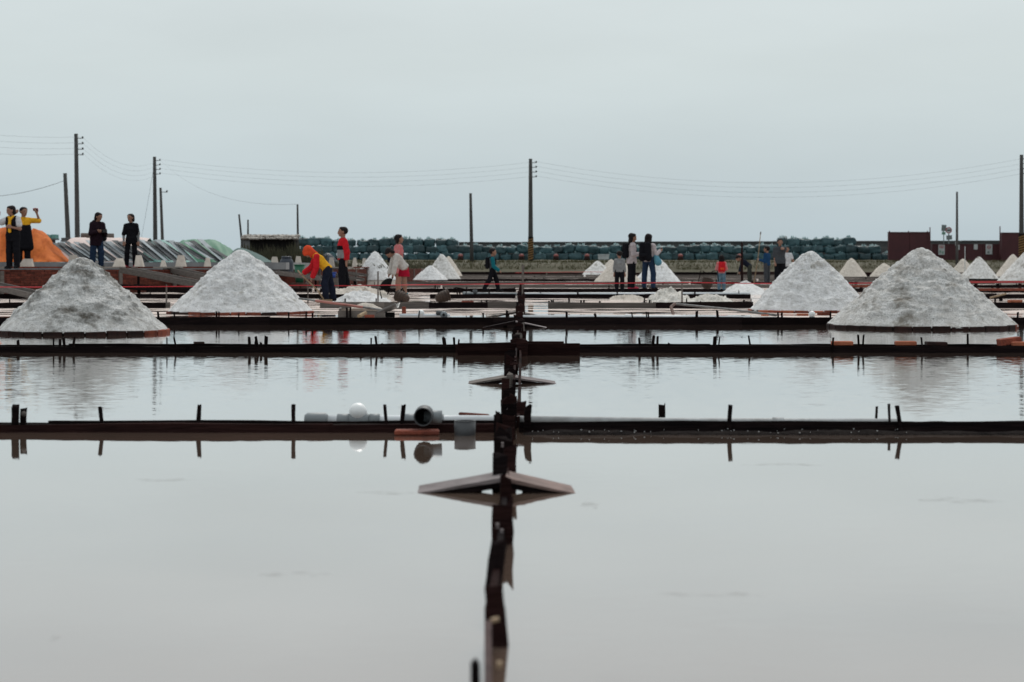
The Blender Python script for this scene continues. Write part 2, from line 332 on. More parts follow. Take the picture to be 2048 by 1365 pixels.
def stake(x, y, zt, w, mat, parent, lean=0.0, leany=0.0, z0=-0.05, square=True, thick=None, notch=False):
    n = 6; vs, fs = [], []; thick = thick or w * 0.75
    k = 5; ro = rnd.uniform(-0.2, 0.2)
    for i in range(k):
        t = i / (k - 1); z = z0 + (zt - z0) * t
        cx = x + lean * (z - 0) + rnd.uniform(-1, 1) * w * (0.06 if w < .03 else .02); cy = y + leany * z
        wr = 1 + rnd.uniform(-1, 1) * (0.12 if w < .03 else .05)
        for j in range(n):
            an = 2 * math.pi * (j + 0.5) / n + ro
            c, s_ = math.cos(an), math.sin(an)
            if square: c = math.copysign(abs(c) ** 0.6, c); s_ = math.copysign(abs(s_) ** 0.6, s_)
            zz = z
            if i == k - 1: zz += rnd.uniform(-0.35, 0.35) * w - (0.5 * w if notch and abs(c) < 0.4 else 0)
            vs.append((cx + c * w / 2 * wr, cy + s_ * thick / 2, zz))
    for i in range(k - 1):
        for j in range(n): fs.append((i * n + j, i * n + (j + 1) % n, (i + 1) * n + (j + 1) % n, (i + 1) * n + j))
    fs.append(tuple(range((k - 1) * n, k * n)))
    return MB().add(vs, fs).build('stake', mat, parent)

def sheet(name, x0, x1, y0, y1, z, mat, nx=1, ny=1):
    m = MB(); vs = [(x0 + (x1 - x0) * i / nx, y0 + (y1 - y0) * j / ny, z) for j in range(ny + 1) for i in range(nx + 1)]
    fs = [(j * (nx + 1) + i, j * (nx + 1) + i + 1, (j + 1) * (nx + 1) + i + 1, (j + 1) * (nx + 1) + i) for j in range(ny) for i in range(nx)]
    return tag(m.add(vs, fs).build(name, mat, None, org=Vector((0, 0, 0))), kind='structure')

# brick mesh shared by all loose bricks (bevelled box)
def brick_mesh(mat, d=(0.21, 0.10, 0.055), b=0.006, name='brick'):
    vs, fs = [], []
    hx, hy, hz = d[0] / 2, d[1] / 2, d[2] / 2
    for z, k in ((-hz, b), (-hz + b, 0), (hz - b, 0), (hz, b)):
        vs += [(-hx + k, -hy + k, z), (hx - k, -hy + k, z), (hx - k, hy - k, z), (-hx + k, hy - k, z)]
    for i in range(3):
        for j in range(4): fs.append((i * 4 + j, i * 4 + (j + 1) % 4, i * 4 + 4 + (j + 1) % 4, i * 4 + 4 + j))
    fs += [(3, 2, 1, 0), (12, 13, 14, 15)]
    return MB().add(vs, fs).mesh(name, mat)

# ------------------------------------------------------------------ signed-distance modelling for bodies and soft things
def cap(a, b, r1, r2=None): return (np.array(a, float), np.array(b, float), float(r1), float(r1 if r2 is None else r2))
def sdf_mesh(name, prims, mat, k=0.03, vox=0.011, clips=(), parent=None, holes=()):
    lo = np.min([np.minimum(p[0], p[1]) - max(p[2], p[3]) for p in prims], axis=0) - 2.5 * vox
    hi = np.max([np.maximum(p[0], p[1]) + max(p[2], p[3]) for p in prims], axis=0) + 2.5 * vox
    n = np.ceil((hi - lo) / vox).astype(int) + 1
    D = np.full(n, 1.0, np.float32)
    ax = [lo[i] + vox * np.arange(n[i]) for i in range(3)]
    def block(p, pad):
        r = max(p[2], p[3]) + pad
        i0 = np.maximum(((np.minimum(p[0], p[1]) - r - lo) / vox).astype(int), 0); i1 = np.minimum(((np.maximum(p[0], p[1]) + r - lo) / vox).astype(int) + 2, n)
        sl_ = tuple(slice(i0[i], i1[i]) for i in range(3))
        return sl_, np.meshgrid(ax[0][sl_[0]], ax[1][sl_[1]], ax[2][sl_[2]], indexing='ij')
    def dist(p, X):
        a, b, r1, r2 = p; ba = b - a; L = max(float(ba @ ba), 1e-9)
        t = np.clip(((X[0] - a[0]) * ba[0] + (X[1] - a[1]) * ba[1] + (X[2] - a[2]) * ba[2]) / L, 0, 1)
        return np.sqrt((X[0] - a[0] - t * ba[0]) ** 2 + (X[1] - a[1] - t * ba[1]) ** 2 + (X[2] - a[2] - t * ba[2]) ** 2) - (r1 + t * (r2 - r1))
    for p in prims:
        sl_, X = block(p, k + 2 * vox); d = dist(p, X); A = D[sl_]
        kk = min(k, 2.2 * max(p[2], p[3]))
        h = np.maximum(kk - np.abs(A - d), 0) / kk
        D[sl_] = np.minimum(A, d) - h * h * kk * 0.25
    for p in holes:
        sl_, X = block(p, 3 * vox); D[sl_] = np.maximum(D[sl_], -dist(p, X))
    if clips:
        X = np.meshgrid(*ax, indexing='ij')
        for pt, nr in clips:         # keep the side the normal points away from
            D = np.maximum(D, (X[0] - pt[0]) * nr[0] + (X[1] - pt[1]) * nr[1] + (X[2] - pt[2]) * nr[2])
    # surface nets
    I = D < 0
    c8 = [(i, j, l) for i in (0, 1) for j in (0, 1) for l in (0, 1)]
    def sh(Ar, o): return Ar[o[0]:Ar.shape[0] - 1 + o[0], o[1]:Ar.shape[1] - 1 + o[1], o[2]:Ar.shape[2] - 1 + o[2]]
    cnt = sum(sh(I, o).astype(np.int8) for o in c8)
    act = (cnt > 0) & (cnt < 8); idx = np.argwhere(act)
    if len(idx) == 0: return None
    num = -np.ones(act.shape, np.int64); num[act] = np.arange(len(idx))
    acc = np.zeros((len(idx), 3)); w = np.zeros(len(idx))
    for o in c8:
        for a_ in range(3):
            if o[a_]: continue
            o2 = list(o); o2[a_] = 1
            d0 = D[idx[:, 0] + o[0], idx[:, 1] + o[1], idx[:, 2] + o[2]]; d1 = D[idx[:, 0] + o2[0], idx[:, 1] + o2[1], idx[:, 2] + o2[2]]
            s_ = (d0 < 0) != (d1 < 0); t = np.where(s_, d0 / np.where(s_, d0 - d1, 1), 0)
            p = np.array(o, float)[None] + t[:, None] * (np.arange(3) == a_)[None]
            acc += p * s_[:, None]; w += s_
    V = lo + vox * (idx + acc / w[:, None])
    Q = []
    for a_ in range(3):
        o1, o2 = [(1, 2), (2, 0), (0, 1)][a_]
        s0 = [slice(None)] * 3; s1 = [slice(None)] * 3; s0[a_] = slice(0, -1); s1[a_] = slice(1, None)
        chg = I[tuple(s0)] != I[tuple(s1)]; e_ = np.argwhere(chg)
        e_ = e_[(e_[:, o1] > 0) & (e_[:, o2] > 0) & (e_[:, o1] < n[o1] - 1) & (e_[:, o2] < n[o2] - 1)]
        if len(e_) == 0: continue
        flip = I[e_[:, 0], e_[:, 1], e_[:, 2]]
        def cell(da, db):
            q = e_.copy(); q[:, o1] -= da; q[:, o2] -= db; return num[q[:, 0], q[:, 1], q[:, 2]]
        q = np.stack([cell(1, 1), cell(0, 1), cell(0, 0), cell(1, 0)], 1)
        q[~flip] = q[~flip][:, ::-1]; Q.append(q)
    Q = np.concatenate(Q)
    me = bpy.data.meshes.new(name); me.vertices.add(len(V)); me.vertices.foreach_set('co', V.astype(np.float32).ravel())
    me.loops.add(Q.size); me.loops.foreach_set('vertex_index', Q.astype(np.int32).ravel()); me.polygons.add(len(Q))
    me.polygons.foreach_set('loop_start', np.arange(0, Q.size, 4, dtype=np.int32)); me.polygons.foreach_set('loop_total', np.full(len(Q), 4, np.int32))
    me.polygons.foreach_set('use_smooth', np.ones(len(Q), bool))
    me.materials.append(mat); me.update(); me.validate()
    return link(name, me, parent)

def nv(v): v = np.array(v, float); return v / np.linalg.norm(v)
def person(px, pyf, Y, h, face, label, pose=None, top=BLACKC, sleeves='long', sleeve_mat=None, legs=BLACKC, shoes=SHOEK, hair='short', child=False,
           hem=0.06, bare_legs=False, skirt=None, hood=None, slim=1.0, loose=0.012, jacket=None, group='visitors at the salt field', extra=None):
    """one person: body (with head and hands) + clothes as parts. local axes: x right, y ahead, z up"""
    P = dict(lean=0, side=0, ual=(-0.16, 0.02, -1), fal=(-0.06, 0.18, -1), uar=(0.16, 0.02, -1), far=(0.06, 0.18, -1),
             thl=(-0.04, 0.02, -1), shl=(-0.02, -0.05, -1), thr=(0.04, 0.02, -1), shr=(0.02, -0.05, -1), yaw=0, pitch=0, sway=0, footl=0, footr=0)
    P.update(pose or {})
    s = h / 1.65; hs = s * (1.20 if child else 1.10); g = slim
    u = nv((math.sin(R(P['side'])), math.sin(R(P['lean'])), math.cos(R(P['lean'])))); rt = nv(np.cross((0, 1, 0), u)) if abs(P['lean']) < 60 else np.array((1., 0, 0)); fw = np.cross(u, rt)
    tl, sn = 0.40 * s * (0.93 if child else 1), 0.385 * s * (0.93 if child else 1)
    thl, shl, thr, shr = nv(P['thl']), nv(P['shl']), nv(P['thr']), nv(P['shr'])
    drop = max(-(thl * tl + shl * sn)[2], -(thr * tl + shr * sn)[2])
    pel = np.array((P['sway'], 0, drop + 0.075 * s))
    hipl, hipr = pel + rt * (-0.085 * s), pel + rt * (0.085 * s)
    knl, knr = hipl + thl * tl, hipr + thr * tl
    anl, anr = knl + shl * sn, knr + shr * sn
    chest = pel + u * 0.30 * s; neck = pel + u * 0.475 * s
    shw = 0.152 * s * (0.92 if child else 1)
    sl_, sr_ = pel + u * 0.405 * s - rt * shw, pel + u * 0.405 * s + rt * shw
    ual, fal, uar, far = nv(P['ual']), nv(P['fal']), nv(P['uar']), nv(P['far'])
    ua, fa = 0.27 * s, 0.235 * s
    ell, elr = sl_ + ual * ua, sr_ + uar * ua
    wrl, wrr = ell + fal * fa, elr + far * fa
    # head frame
    pt, yw = R(P['pitch']) , R(P['yaw'])
    hf = nv(fw * math.cos(yw) + rt * math.sin(yw)); hr = nv(np.cross(hf, u)); hu = nv(np.cross(hr, hf))
    hf, hu = nv(hf * math.cos(pt) - hu * math.sin(pt)), nv(hu * math.cos(pt) + hf * math.sin(pt))
    hc = neck + u * 0.06 * s + hu * 0.105 * hs + hf * 0.012 * hs
    rr = lambda v: v * s * g
    wst = pel + u * .165 * s
    torso = [cap(pel - rt * .060 * s, wst - rt * .046 * s, rr(.096), rr(.080)), cap(pel + rt * .060 * s, wst + rt * .046 * s, rr(.096), rr(.080)),
             cap(wst - rt * .046 * s, chest - rt * .060 * s, rr(.080), rr(.092)), cap(wst + rt * .046 * s, chest + rt * .060 * s, rr(.080), rr(.092)),
             cap(chest - rt * .060 * s, pel + u * .385 * s - rt * .082 * s, rr(.092), rr(.066)), cap(chest + rt * .060 * s, pel + u * .385 * s + rt * .082 * s, rr(.092), rr(.066)),
             cap(pel + u * .435 * s - rt * .045 * s, sl_, rr(.045), rr(.052)), cap(pel + u * .435 * s + rt * .045 * s, sr_, rr(.045), rr(.052))]
    armL = [cap(sl_, ell, rr(.050), rr(.039)), cap(ell, wrl, rr(.038), rr(.026))]
    armR = [cap(sr_, elr, rr(.050), rr(.039)), cap(elr, wrr, rr(.038), rr(.026))]
    legL = [cap(hipl, knl, rr(.083), rr(.055)), cap(knl, knl * .55 + anl * .45 + np.array((0, -.012 * s, 0)), rr(.052), rr(.052)), cap(knl * .5 + anl * .5, anl, rr(.049), rr(.036))]
    legR = [cap(hipr, knr, rr(.083), rr(.055)), cap(knr, knr * .55 + anr * .45 + np.array((0, -.012 * s, 0)), rr(.052), rr(.052)), cap(knr * .5 + anr * .5, anr, rr(.049), rr(.036))]
    def foot(an, yaw, gr=0.0):
        d = np.array((math.sin(R(yaw)), math.cos(R(yaw)), 0)); b = an + np.array((0, 0, -.040 * s))
        return [cap(b - d * .035 * s, b + d * .10 * s + np.array((0, 0, -.004 * s)), .034 * s, .032 * s), cap(b + d * .10 * s, b + d * .165 * s + np.array((0, 0, -.010 * s)), .034 * s, .024 * s), cap(an, b, .036 * s, .034 * s)]
    ftL, ftR = foot(anl, P['footl'] - 8), foot(anr, P['footr'] + 8)
    def hand(w, d, side):
        d = nv(d + np.array((0, 0.0, 0))); sd_ = nv(np.cross(d, fw) + 1e-3); up_ = np.cross(sd_, d); pr = [cap(w, w + d * .035 * s, .024 * s, .026 * s)]
        for q, ln in ((-1.5, .058), (-.5, .068), (.5, .065), (1.5, .052)):
            a = w + d * .06 * s + sd_ * q * .017 * s; b = a + d * ln * .55 * s; c = b + (d * .75 - up_ * .65) * ln * .5 * s
            pr += [cap(w + d * .02 * s + sd_ * q * .011 * s, a, .014 * s, .012 * s), cap(a, b, .0105 * s + .001, .010 * s), cap(b, c, .0100 * s, .009 * s)]
        a = w + d * .02 * s + sd_ * side * .028 * s; b = a + (d * .6 + sd_ * side * .6) * .035 * s
        return pr + [cap(a, b, .013 * s, .011 * s), cap(b, b + d * .028 * s, .011 * s, .009 * s)]
    handL, handR = hand(wrl, fal, 1), hand(wrr, far, -1)
    head = [cap(hc - hf * .028 * hs + hu * .012 * hs, hc + hf * .022 * hs + hu * .012 * hs, .080 * hs, .074 * hs),
            cap(hc + hf * .035 * hs - hu * .035 * hs, hc + hf * .048 * hs - hu * .078 * hs, .056 * hs, .042 * hs),
            cap(hc + hf * .088 * hs - hu * .012 * hs, hc + hf * .104 * hs - hu * .040 * hs, .009 * hs, .015 * hs),
            cap(hc + hr * .078 * hs - hu * .005 * hs, hc + hr * .080 * hs - hu * .035 * hs, .014 * hs, .011 * hs), cap(hc - hr * .078 * hs - hu * .005 * hs, hc - hr * .080 * hs - hu * .035 * hs, .014 * hs, .011 * hs),
            cap(neck - u * .03 * s, hc - hf * .02 * hs - hu * .05 * hs, .052 * s, .050 * s)]
    zg = gz(pyf, Y); ang = -R(face)
    root = thing('person', (gx(px, Y), Y, zg), label, 'person', group, ang)
    sdf_mesh('body', torso + armL + armR + legL + legR + ftL + ftR + handL + handR + head, SKIN, 0.028 * s, 0.011, parent=root)
    # face: eyes and mouth
    m = MB()
    for q in (-1, 1): m.sphere(hc + hr * q * .032 * hs + hf * .090 * hs + hu * .002 * hs, .011 * hs, 8, 6, (1, 1, .6))
    m.build('eyes', EYE, root, True, org=Vector((0, 0, 0)))
    MB().sphere(hc + hf * .088 * hs - hu * .066 * hs, .016 * hs, 8, 6, (1, 1, .45)).build('mouth', LIP, root, True, org=Vector((0, 0, 0)))
    inf = lambda ps, d, d2=None: [(p[0], p[1], p[2] + d, p[3] + (d if d2 is None else d2)) for p in ps]
    # clothes
    LO = loose * s + .006
    sm = sleeve_mat or top
    def sleeve(arm, w, el):
        if sleeves == 'long': q = [arm[0], (arm[1][0], arm[1][0] + (arm[1][1] - arm[1][0]) * .93, arm[1][2], arm[1][3] + .006)]
        elif sleeves == 'elbow': q = [(arm[0][0], arm[0][0] + (arm[0][1] - arm[0][0]) * .95, arm[0][2], arm[0][3] + .006)]
        else: q = [(arm[0][0], arm[0][0] + (arm[0][1] - arm[0][0]) * .55, arm[0][2], arm[0][3] + .010)]
        return inf(q, LO)
    clip_t = [(pel - u * hem * s, -u), (neck + u * .022 * s, u)]
    tor = inf(torso, LO) + [cap(neck - u * .04 * s, neck + u * .03 * s, .062 * s + LO * .3)]
    if hem > .05: tor += inf([cap(pel - u * hem * s - rt * .06 * s, pel - rt * .06 * s, rr(.100)), cap(pel - u * hem * s + rt * .06 * s, pel + rt * .06 * s, rr(.100))], LO)
    if sleeves and sm is top: sdf_mesh('shirt', tor + sleeve(armL, wrl, ell) + sleeve(armR, wrr, elr), top, 0.03 * s, 0.012, clip_t, root)
    else:
        sdf_mesh('shirt', tor, top, 0.03 * s, 0.012, clip_t, root)
        if sleeves:
            sdf_mesh('sleeve', inf(sleeve(armL, wrl, ell), .004), sm, 0.02 * s, 0.012, (), root); sdf_mesh('sleeve', inf(sleeve(armR, wrr, elr), .004), sm, 0.02 * s, 0.012, (), root)
    if jacket:   # bands of other colours worn over the shirt: (from, to, material, front_only)
        for a, b, jm, front in jacket:
            cl = [(pel + u * a * s, -u), (pel + u * b * s, u)] + ([(pel - fw * .035 * s, -fw)] if front else [])
            sdf_mesh('jacket_panel', inf(tor, .018), jm, 0.03 * s, 0.012, cl, root)
    if skirt:
        ps = []
        for i in range(12):
            an = 2 * math.pi * i / 12; d = np.array((math.cos(an) * .8, math.sin(an) * .62, 0))
            ps.append(cap(pel + d * .10 * s + np.array((0, 0, .06 * s)), pel + d * .23 * s + np.array((0, 0, -.27 * s)), .05 * s, .035 * s))
        sdf_mesh('skirt', ps + [cap(pel, pel - np.array((0, 0, .2 * s)), .12 * s, .16 * s)], skirt, .03 * s, .012, [(pel - np.array((0, 0, .27 * s)), np.array((0, 0, -1.)))], root)
    if not bare_legs:
        lc = lambda an, dr: (an + np.array((0, 0, .005 * s)), nv(np.array((0, 0, -1.))))
        tr = [cap(pel - rt * .062 * s, pel + u * .08 * s - rt * .06 * s, rr(.10)), cap(pel + rt * .062 * s, pel + u * .08 * s + rt * .06 * s, rr(.10))]
        tr = inf(tr, .006 * s) + inf(legL, LO * .8, LO) + inf(legR, LO * .8, LO) + [cap(knl, anl, rr(.050) + LO, rr(.039) + LO), cap(knr, anr, rr(.050) + LO, rr(.039) + LO)]
        sdf_mesh('trousers', tr, legs, .03 * s, .012, [(pel + u * .10 * s, u), (np.array((0, 0, .045 * s)), np.array((0, 0, -1.)))], root)
    for ft in (ftL, ftR): sdf_mesh('shoe', inf(ft[:2], .009 * s) , shoes, .02 * s, .011, [(np.array((0, 0, min(ft[0][1][2], ft[0][0][2]) - .040 * s)), np.array((0, 0, -1.)))], root)
    # hair or hood
    if hood:
        sdf_mesh('hood', inf(head[:2], .019 * hs) + [cap(neck - u * .01 * s - fw * .02 * s, hc - hf * .03 * hs, .075 * s, .080 * hs)], hood, .03, .012, (), root,
                 holes=[cap(hc + hf * .085 * hs - hu * .035 * hs, hc + hf * .14 * hs - hu * .04 * hs, .058 * hs, .075 * hs)])
    else:
        hp = [cap(hc - hf * .034 * hs + hu * .018 * hs, hc + hf * .020 * hs + hu * .022 * hs, .090 * hs, .083 * hs)]
        nrm = nv(hf * .80 - hu * .60)
        sdf_mesh('hair', hp, HAIR, .02, .011, [(hc + hf * .030 * hs + hu * .010 * hs, nrm)], root)
        L_ = {'short': 0, 'bob': .085, 'long': .19, 'tail': 0}.get(hair, 0)
        if L_:
            q = [cap(hc - hf * .035 * hs + hr * d * hs, hc - hf * .05 * hs + hr * d * 1.15 * hs - hu * L_ * hs, .055 * hs, .040 * hs) for d in (-.045, 0, .045)]
            q += [cap(hc - hf * .03 * hs + hr * d * hs, hc - hf * .035 * hs + hr * d * 1.05 * hs - hu * L_ * .75 * hs, .026 * hs, .020 * hs) for d in (-.070, .070)]
            sdf_mesh('hair_length', q, HAIR, .03, .011, (), root)
        if hair == 'tail':
            sdf_mesh('hair_bun', [cap(hc - hf * .10 * hs + hu * .05 * hs, hc - hf * .135 * hs - hu * .03 * hs, .038 * hs, .024 * hs)], HAIR, .02, .011, (), root)
    mat = Matrix.Translation(root.location) @ Matrix.Rotation(ang, 4, 'Z')
    Wd = lambda v: mat @ Vector(v)
    J = dict(wl=Wd(wrl), wr=Wd(wrr), hl=Wd(wrl + fal * .085 * s), hr=Wd(wrr + far * .085 * s), chest=chest, fw=fw, u=u, rt=rt, pel=pel, neck=neck, root=root, s=s, ang=ang, mat=mat, W=Wd, hc=hc, torso=tor, LO=LO)
    return J
def worn(J, name, prims, mat, label, cat, k=.03, clips=(), vox=.012):
    """a bag or the like carried by a person: its own top-level thing, placed with the wearer"""
    o = sdf_mesh(name, prims, mat, k, vox, clips); o.location = J['root'].location; o.rotation_euler = (0, 0, J['ang'])
    return tag(o, label, cat)
def backpack(J, mat, label, size=1.0, pocket=None):
    s, u, rt, fw = J['s'] * size, J['u'], J['rt'], J['fw']; b = J['chest'] - fw * .185 * J['s'] - u * .02 * s
    root = thing('backpack', J['root'].location, label, 'backpack'); root.rotation_euler = (0, 0, J['ang'])
    sdf_mesh('bag_body', [cap(b - rt * .07 * s + u * .13 * s, b - rt * .08 * s - u * .17 * s, .075 * s, .085 * s), cap(b + rt * .07 * s + u * .13 * s, b + rt * .08 * s - u * .17 * s, .075 * s, .085 * s)], mat, .04, .012, (), root)
    sdf_mesh('front_pocket', [cap(b - fw * .075 * s - rt * .05 * s - u * .11 * s, b - fw * .075 * s + rt * .05 * s - u * .11 * s, .05 * s)], pocket or mat, .02, .012, (), root)
    for q in (-1, 1):
        a = J['neck'] - u * .03 * J['s'] + rt * q * .10 * J['s']
        sdf_mesh('strap', [cap(b + rt * q * .07 * s + u * .16 * s, a + u * .03 * J['s'], .018, .018), cap(a + u * .03 * J['s'], a + fw * .10 * J['s'] - u * .06 * J['s'], .018, .018), cap(a + fw * .10 * J['s'] - u * .06 * J['s'], J['chest'] + fw * .125 * J['s'] + rt * q * .10 * J['s'] - u * .08 * J['s'], .016, .016)], mat, .02, .012, (), root)
    return root

# ================================================================== THE SETTING
sheet('ground', -3000, 3000, -200, 4200, -0.06, GROUND)
sheet('water', -70, 70, -8, 24.25, 0.0, BRINE, 4, 4)
ROW = [gy(p) for p in (866, 706, 650, 617, 597, 585, 576, 569, 563, 558, 553.5)]
for i in range(2, len(ROW) - 1): sheet('salt_pan', -70, 70, ROW[i] + 0.02, ROW[i + 1] + 0.02, 0.0 - 0.004 * (i % 2), PANF)
sheet('salt_pan', -70, 70, ROW[-1] + 0.02, 166, -0.008, PANF)

# ---- plank dikes across the field
def stakes(root, Y, lst, mat=WOOD):
    for q in lst:
        px, pt, wpx = q[:3]; lean = q[3] if len(q) > 3 else rnd.uniform(-.08, .08); dy = q[4] if len(q) > 4 else 0.07
        y = Y + dy * rnd.uniform(.7, 1.2); stake(gx(px, y), y, gz(pt, y), wpx * y / F, mat, root, lean, rnd.uniform(-.1, .1), notch=len(q) > 5)
def boards(root, Y, x0, x1, zt, mat, th=.022, wob=.008, lo=1.2, hi=2.6, z0=-.055, name='plank'):
    x = x0
    while x < x1 - .05:
        L = min(rnd.uniform(lo, hi), x1 - x); 
        if x1 - x - L < .4: L = x1 - x
        dy = rnd.uniform(-.012, .012)
        plank(name, (x, Y + dy), (x + L + .012, Y + dy + rnd.uniform(-.008, .008)), z0, zt + rnd.uniform(-.004, .004), th, mat, root, wob, tilt=rnd.uniform(-.012, .012)); x += L
def mudfill(root, x0, x1, y0, y1, z, amp=.012, mat=MUD, n=160):
    m = MB(); vs, fs = [], []; k = 5
    for i in range(n + 1):
        X = x0 + (x1 - x0) * i / n
        for j in range(k):
            t = j / (k - 1); Yy = y0 + (y1 - y0) * t
            b = math.sin(math.pi * t) ** .5 if 0 < t < 1 else 0
            vs.append((X, Yy, -.03 + (z + .03 + amp * mnoise.fractal((X * 5, Yy * 5, z * 50), 1, 2, 4)) * b))
    for i in range(n):
        for j in range(k - 1): a = i * k + j; fs.append((a, a + k, a + k + 1, a + 1))
    return m.add(vs, fs).build('mud_fill', mat, root, True)

Y1 = ROW[0]
d1 = thing('plank_dike', (0, Y1, 0), 'nearest low black plank dike lying right across the flooded pans', 'plank dike', 'plank dikes across the salt field')
boards(d1, Y1 + .02, -5.5, -.035, .038, WOODR); boards(d1, Y1 + .19, -5.5, -.035, .036, WOOD); mudfill(d1, -5.5, -.035, Y1 + .035, Y1 + .18, .030, .004)
boards(d1, Y1 + .02, .03, 5.5, .046, WOOD, wob=.006); boards(d1, Y1 + .20, .03, 5.5, .030, WOOD); mudfill(d1, .03, 5.5, Y1 + .035, Y1 + .19, .036, .006)
stakes(d1, Y1, [(30, 813, 15, .02), (46, 819, 13, .02), (205, 812, 9, -.10), (395, 811, 9, .08), (587, 811, 9, 0), (775, 812, 7, -.12), (802, 811, 9, .1), (1054, 812, 14, .04, -.02), (1324, 810, 15, 0, .75, 1), (1458, 811, 9, .05, .0), (1752, 814, 5, .04, .6), (1780, 809, 5, -.05, .35), (1803, 812, 9, -.15, .0)])
m = MB().sphere((gx(50, Y1 + .07), Y1 + .05, .03 + gz(830, Y1) - .03), .012, 8, 6); m.build('bark_scrap', WOODG, d1)
mb = mudfill(d1, gx(1046, Y1), 5.5, Y1 - .16, Y1 + .012, .013, .012, MUD, 440); mb.name = 'mud_margin'
mud_specks = MB()
for i in range(46):
    X = rnd.uniform(.08, 1.7); mud_specks.box((X, Y1 - rnd.uniform(.02, .16), .010 + rnd.uniform(0, .010)), (rnd.uniform(.0015, .005),) * 2 + (.003,), Matrix.Rotation(rnd.random() * 3, 3, 'Z'))
tag(mud_specks.build('salt_grains', SALT, None), 'scattered white salt grains on the black mud edge of the nearest dike', 'salt', kind='stuff')

Y2 = ROW[1]
d2 = thing('plank_dike', (0, Y2, 0), 'second plank dike from the camera, many short stakes and loose bricks on it', 'plank dike', 'plank dikes across the salt field')
boards(d2, Y2 + .02, -8.6, 8.6, .050, WOOD, wob=.007); boards(d2, Y2 + .36, -8.6, 8.6, .056, WOOD, wob=.009); mudfill(d2, -8.6, 8.6, Y2 + .035, Y2 + .35, .040, .012, n=400)
yb = gy(711); plank('wide_board', (gx(915, yb), yb + .03), (gx(1160, yb), yb), -.05, gz(687, yb), .03, WOODR, d2, .004)
plank('wide_board', (gx(914, Y2), Y2 - .05), (gx(1040, Y2), Y2 + .5), -.02, gz(685, Y2 + .4), .03, WOODR, d2, .003); plank('wide_board', (gx(1036, Y2), Y2 + .52), (gx(1131, Y2), Y2 + .50), -.02, gz(683, Y2 + .5), .03, WOODR, d2, .003)
stakes(d2, Y2, [(36, 681, 6), (107, 677, 3, .03), (119, 680, 6, .08), (131, 677, 6, -.15), (145, 675, 5, .15), (334, 676, 2.5, 0), (354, 675, 4, -.2), (500, 675, 6, -.06), (509, 674, 4, .1), (518, 674, 5, -.2), (523, 685, 5), (531, 673, 7, .06), (721, 688, 4), (741, 677, 3, .05), (755, 673, 5, -.12), (763, 688, 6), (804, 688, 5), (891, 676, 8, -.12), (909, 676, 5), (915, 680, 4, .12), (1132, 673, 3.5, 0, .4), (1280, 676, 5, -.06), (1305, 672, 6), (1314, 673, 5, .04), (1338, 687, 6, 0, .3), (1428, 674, 7), (1436, 674, 3, .1), (1502, 671, 3.5, -.15, .3), (1664, 676, 4.5, .08, 0), (1718, 670, 5), (1725, 670, 4, .05), (1846, 675, 4, -.1, 0), (1936, 669, 4.5, 0, .3)])

Y3 = ROW[2]
d3 = thing('plank_dike', (0, Y3, 0), 'third plank dike from the camera, plain dark boards in front of the rear salt cones', 'plank dike', 'plank dikes across the salt field')
boards(d3, Y3, -11.5, 12.0, .092, WOOD, .03, .006, 1.8, 3.4); boards(d3, Y3 + .34, -11.5, 12.0, .080, WOOD, .03, .008, 1.8, 3.4); mudfill(d3, -11.5, 12, Y3 + .02, Y3 + .33, .070, .012, n=400)
stakes(d3, Y3, [(318, 624, 4), (350, 625, 3), (434, 624, 4), (438, 624, 3), (477, 627, 3), (577, 625, 3), (611, 625, 4), (625, 626, 4), (836, 622, 3, .1), (967, 626, 4), (1013, 622, 5), (1134, 624, 5), (1196, 628, 5, -.3), (1268, 625, 2.5, -.2), (1293, 624, 3), (1297, 624, 3), (1437, 622, 5, -.1), (1391, 624, 4), (1394, 624, 4), (1557, 625, 4), (1565, 625, 4), (1659, 624, 4), (2035, 625, 4)])

def far_dike(i, label, segs, zt, mat, sts, back=None, th=.035):
    Y = ROW[i]; d = thing('plank_dike', (0, Y, 0), label, 'plank dike', 'plank dikes across the salt field')
    for a, b, mm in segs: boards(d, Y + rnd.uniform(-.02, .02), gx(a, Y), gx(b, Y), zt + rnd.uniform(-.008, .008), mm or mat, th, .010, 2.2, 4.5)
    for a, b in (back or []): boards(d, Y + .45, gx(a, Y), gx(b, Y), zt - .01, mat, th, .012, 2.2, 4.5)
    stakes(d, Y, sts); return d
d4 = far_dike(3, 'fourth plank dike from the camera, weathered grey boards with a gap beside the centre line', [(-420, 330, WOOD), (640, 862, None), (858, 974, WOOD), (971, 1034, None), (1096, 1310, None), (1306, 1505, WOOD), (1745, 2450, WOOD)], .100, WOODG,
    [(x, 603 - rnd.uniform(0, 6), rnd.uniform(2, 4.5)) for x in (20, 62, 148, 260, 690, 752, 803, 962, 973, 1098, 1103, 1107, 1138, 1162, 1167, 1199, 1288, 1298, 1301, 1374, 1401, 1487, 1494, 1502, 1770, 1838, 1905, 1990)], [(-420, 330), (1745, 2450)])
d5 = far_dike(4, 'fifth plank dike from the camera, topped by a long grey pipe', [(-420, 700, WOOD), (860, 1030, WOOD), (1050, 1500, None), (1735, 2450, WOOD)], .098, WOOD,
    [(x, 585 - rnd.uniform(0, 5), rnd.uniform(1.8, 3.5)) for x in (40, 90, 166, 215, 300, 640, 915, 920, 979, 1081, 1156, 1235, 1390, 1478, 1755, 1800, 1872, 1930, 2010)], [(-420, 700), (1735, 2450)])
